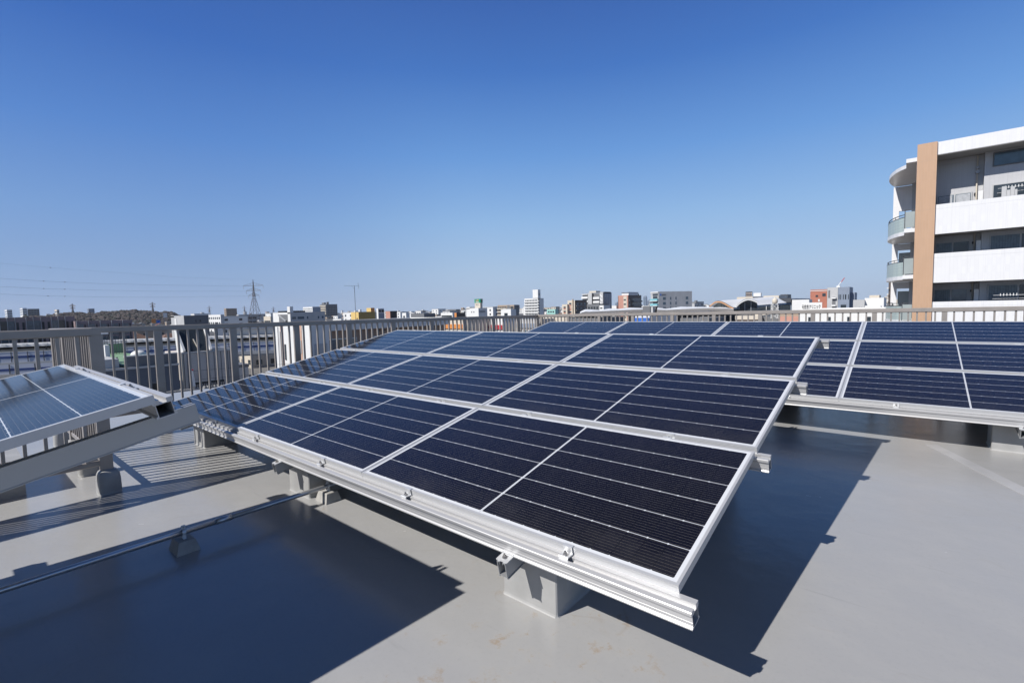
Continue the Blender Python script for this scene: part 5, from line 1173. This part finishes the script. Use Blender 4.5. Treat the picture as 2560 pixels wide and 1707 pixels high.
# ------------------------------------------------------------------ houses of the low town
def house_proto(w, d, h, kind, wall, roof):
    o = empty('house', (0,0,0)); mb = MB(); mb.box(-w/2, w/2, -d/2, d/2, 0, h); mb.build('wall', wall, o); r = MB()
    if kind == 'gable': r.extr_y([(-w/2-.5, h-.1), (0, h+w*.26), (w/2+.5, h-.1), (w/2+.5, h+.15), (0, h+w*.26+.25), (-w/2-.5, h+.15)], -d/2-.5, d/2+.5)
    elif kind == 'hip': r.add([(-w/2-.5,-d/2-.5,h+.01),(w/2+.5,-d/2-.5,h+.01),(w/2+.5,d/2+.5,h+.01),(-w/2-.5,d/2+.5,h+.01),(0,-d/2+w*.35,h+w*.27),(0,d/2-w*.35,h+w*.27)], [(0,1,4),(1,2,5,4),(2,3,5),(3,0,4,5),(3,2,1,0)])
    else: r.box(-w/2-.1, w/2+.1, -d/2-.1, d/2+.1, h+.002, h+.45)
    r.build('roof', roof, o)
    if kind == 'gable': g = MB(); g.add([(-w/2,-d/2,h),(w/2,-d/2,h),(0,-d/2,h+w*.26),(-w/2,d/2,h),(w/2,d/2,h),(0,d/2,h+w*.26)], [(0,1,2),(5,4,3)]); g.build('gable', wall, o)
    fl = max(1, int(h/2.9))
    wn = MB()
    for f_ in range(fl):
        z = .9+2.9*f_
        for sx in (-.28, .22): wn.box(sx*w-.8, sx*w+.8, -d/2-.05, -d/2, z, z+1.4); wn.box(sx*w-.8, sx*w+.8, d/2, d/2+.05, z, z+1.4)
        for sy in (-.25, .25): wn.box(w/2, w/2+.05, sy*d-.8, sy*d+.8, z, z+1.4); wn.box(-w/2-.05, -w/2, sy*d-.8, sy*d+.8, z, z+1.4)
    wn.build('window', M_GLASS, o); return o
M_BEIGE = mat('beige_wall', (.50, .45, .38), .7, 0, .1, .5)
kinds = [(8, 10, 6.2, 'gable', M_BEIGE, M_ROOFT[0], 'beige house with a grey gable roof in the low town', 'gabled grey roofed houses'), (9, 11, 6.4, 'hip', M_WHITE, M_ROOFT[1], 'white house with a brown hipped roof in the low town', 'brown roofed houses'),
         (8, 9, 6.0, 'gable', M_CREAM, M_ROOFT[2], 'cream house with a red brown gable roof in the low town', 'red roofed houses'), (10, 9, 6.3, 'hip', M_GREYL, M_ROOFT[3], 'pale house with a slate blue hipped roof in the low town', 'slate blue roofed houses'),
         (11, 14, 9.2, 'flat', M_WHITE, M_GREYL, 'white flat roofed three storey block in the low town', 'white flat roofed blocks'), (12, 13, 9.0, 'flat', M_TAN, M_GREYD, 'tan flat roofed three storey block in the low town', 'tan flat roofed blocks'),
         (9, 10, 6.1, 'flat', M_GREYL, M_GREYD, 'grey flat roofed two storey house in the low town', 'grey flat roofed houses')]
boxes = [(r.x0-3, r.x1+3, r.y0-3, r.y1+3) for r in REG]
def blocked(x, y):
    if any(a-5 < x < b_+5 and c-6 < y < d_+6 for a, b_, c, d_ in boxes): return True
    q = Vector((x-VA.x, y-VA.y, 0)); s_ = q.dot(vd); t_ = -q.x*vd.y+q.y*vd.x
    return -175 < s_ < VL+60 and -14 < t_ < 24
protos = []; placed = []
tries = 0; rng = random.Random(11)
while len(placed) < 270 and tries < 6000:
    tries += 1; px = rng.uniform(-30, 2230); D_ = 50+850*rng.random()**1.35
    if (px > 1400 and D_ < 120) or (px < 200 and D_ < 180): continue
    p = at(px, 800, D_)
    if blocked(p.x, p.y) or any((p.x-x)**2+(p.y-y)**2 < 190 for x, y in placed): continue
    i = rng.choices(range(7), (5, 4, 2, 3, 4, 2, 3))[0]
    if i in (4, 5) and D_ < 260: i = 0
    if len(protos) <= 6: pass
    pr = next((o for j, o in protos if j == i), None)
    if pr is None: o = house_proto(*kinds[i][:6]); protos.append((i, o))
    else: o = copy_tree(pr)
    o.location = (p.x, p.y, GZ); o.rotation_euler = (0, 0, rng.choice((0, math.pi/2, math.pi, -math.pi/2))+rng.uniform(-.12, .12)); o.scale = (1, 1, rng.uniform(.9, 1.1))
    tag(o, kinds[i][6], 'house', kinds[i][7]); placed.append((p.x, p.y))
rng = random.Random(23); mids = []
mk = [(12, 14, 12.2, 'flat', M_WHITE, M_GREYL, 'white flat roofed four storey block towards the horizon', 'white four storey blocks'), (13, 12, 12.0, 'flat', M_BEIGE, M_GREYD, 'beige flat roofed four storey block towards the horizon', 'beige four storey blocks'),
      (11, 12, 12.1, 'flat', M_GREYL, M_GREYD, 'grey flat roofed four storey block towards the horizon', 'grey four storey blocks')]
mp_ = {}
for tries in range(1500):
    if len(mids) >= 75: break
    px = rng.uniform(470, 2160); D_ = rng.uniform(330, 950); p = at(px, 800, D_)
    if blocked(p.x, p.y) or any((p.x-x)**2+(p.y-y)**2 < 420 for x, y in mids+placed): continue
    i = rng.randrange(3)
    if i not in mp_: o = mp_[i] = house_proto(*mk[i][:6])
    else: o = copy_tree(mp_[i])
    o.location = (p.x, p.y, GZ); o.rotation_euler = (0, 0, rng.uniform(-.25, .25)); o.scale = (rng.uniform(.8, 1.5), rng.uniform(.8, 1.4), rng.uniform(1.0, 1.42))
    tag(o, mk[i][6], 'apartments', mk[i][7]); mids.append((p.x, p.y))
fm = MB(); rng = random.Random(5)
for i in range(2600):
    px = rng.uniform(-60, 2260); D_ = 900+3800*rng.random()**1.5
    if px < 470 and D_ < 1300: continue
    p = at(px, 790, D_); w_, d_ = rng.uniform(7, 20), rng.uniform(7, 16); h = rng.choice((6, 6.5, 7, 9, 10, 12, 14)) if (rng.random() < .965 or D_ < 2000) else rng.uniform(18, 34)
    fm.box(p.x-w_/2, p.x+w_/2, p.y-d_/2, p.y+d_/2, GZ, GZ+h, rng.choice((0, 0, 1, 2, 3, 4)))
tag(fm.build('distant_town', [M_WHITE, M_BEIGE, M_GREYL, M_GREYD, M_TAN]), 'hazy mass of low buildings stretching to the horizon', 'town', kind='stuff')
tm = []
for i in range(240):
    px = rng.uniform(-20, 2200); D_ = rng.uniform(120, 1400); p = at(px, 800, D_)
    if not blocked(p.x, p.y): r = rng.uniform(1.6, 3.4); tm.append((p.x, p.y, GZ+r+1.5, r))
o = leafy('town_trees', M_TR1, M_TR2, M_TR3, tm); tag(o, 'small garden trees scattered between the town houses', 'trees', kind='stuff')

# ------------------------------------------------------------------ air: slight blue haze over the far town
hm = bpy.data.materials.new('haze_air'); hm.use_nodes = True; t = hm.node_tree
for n_ in list(t.nodes):
    if n_.type != 'OUTPUT_MATERIAL': t.nodes.remove(n_)
pv = t.nodes.new('ShaderNodeVolumePrincipled'); pv.inputs['Color'].default_value = (.80, .88, 1.0, 1); pv.inputs['Density'].default_value = 0.00007; pv.inputs['Anisotropy'].default_value = 0.2
t.links.new(pv.outputs[0], [n_ for n_ in t.nodes if n_.type == 'OUTPUT_MATERIAL'][0].inputs['Volume'])
tag(MB().box(-5800, 5800, -5800, 5800, GZ-1, 130).build('haze', hm), kind='stuff')
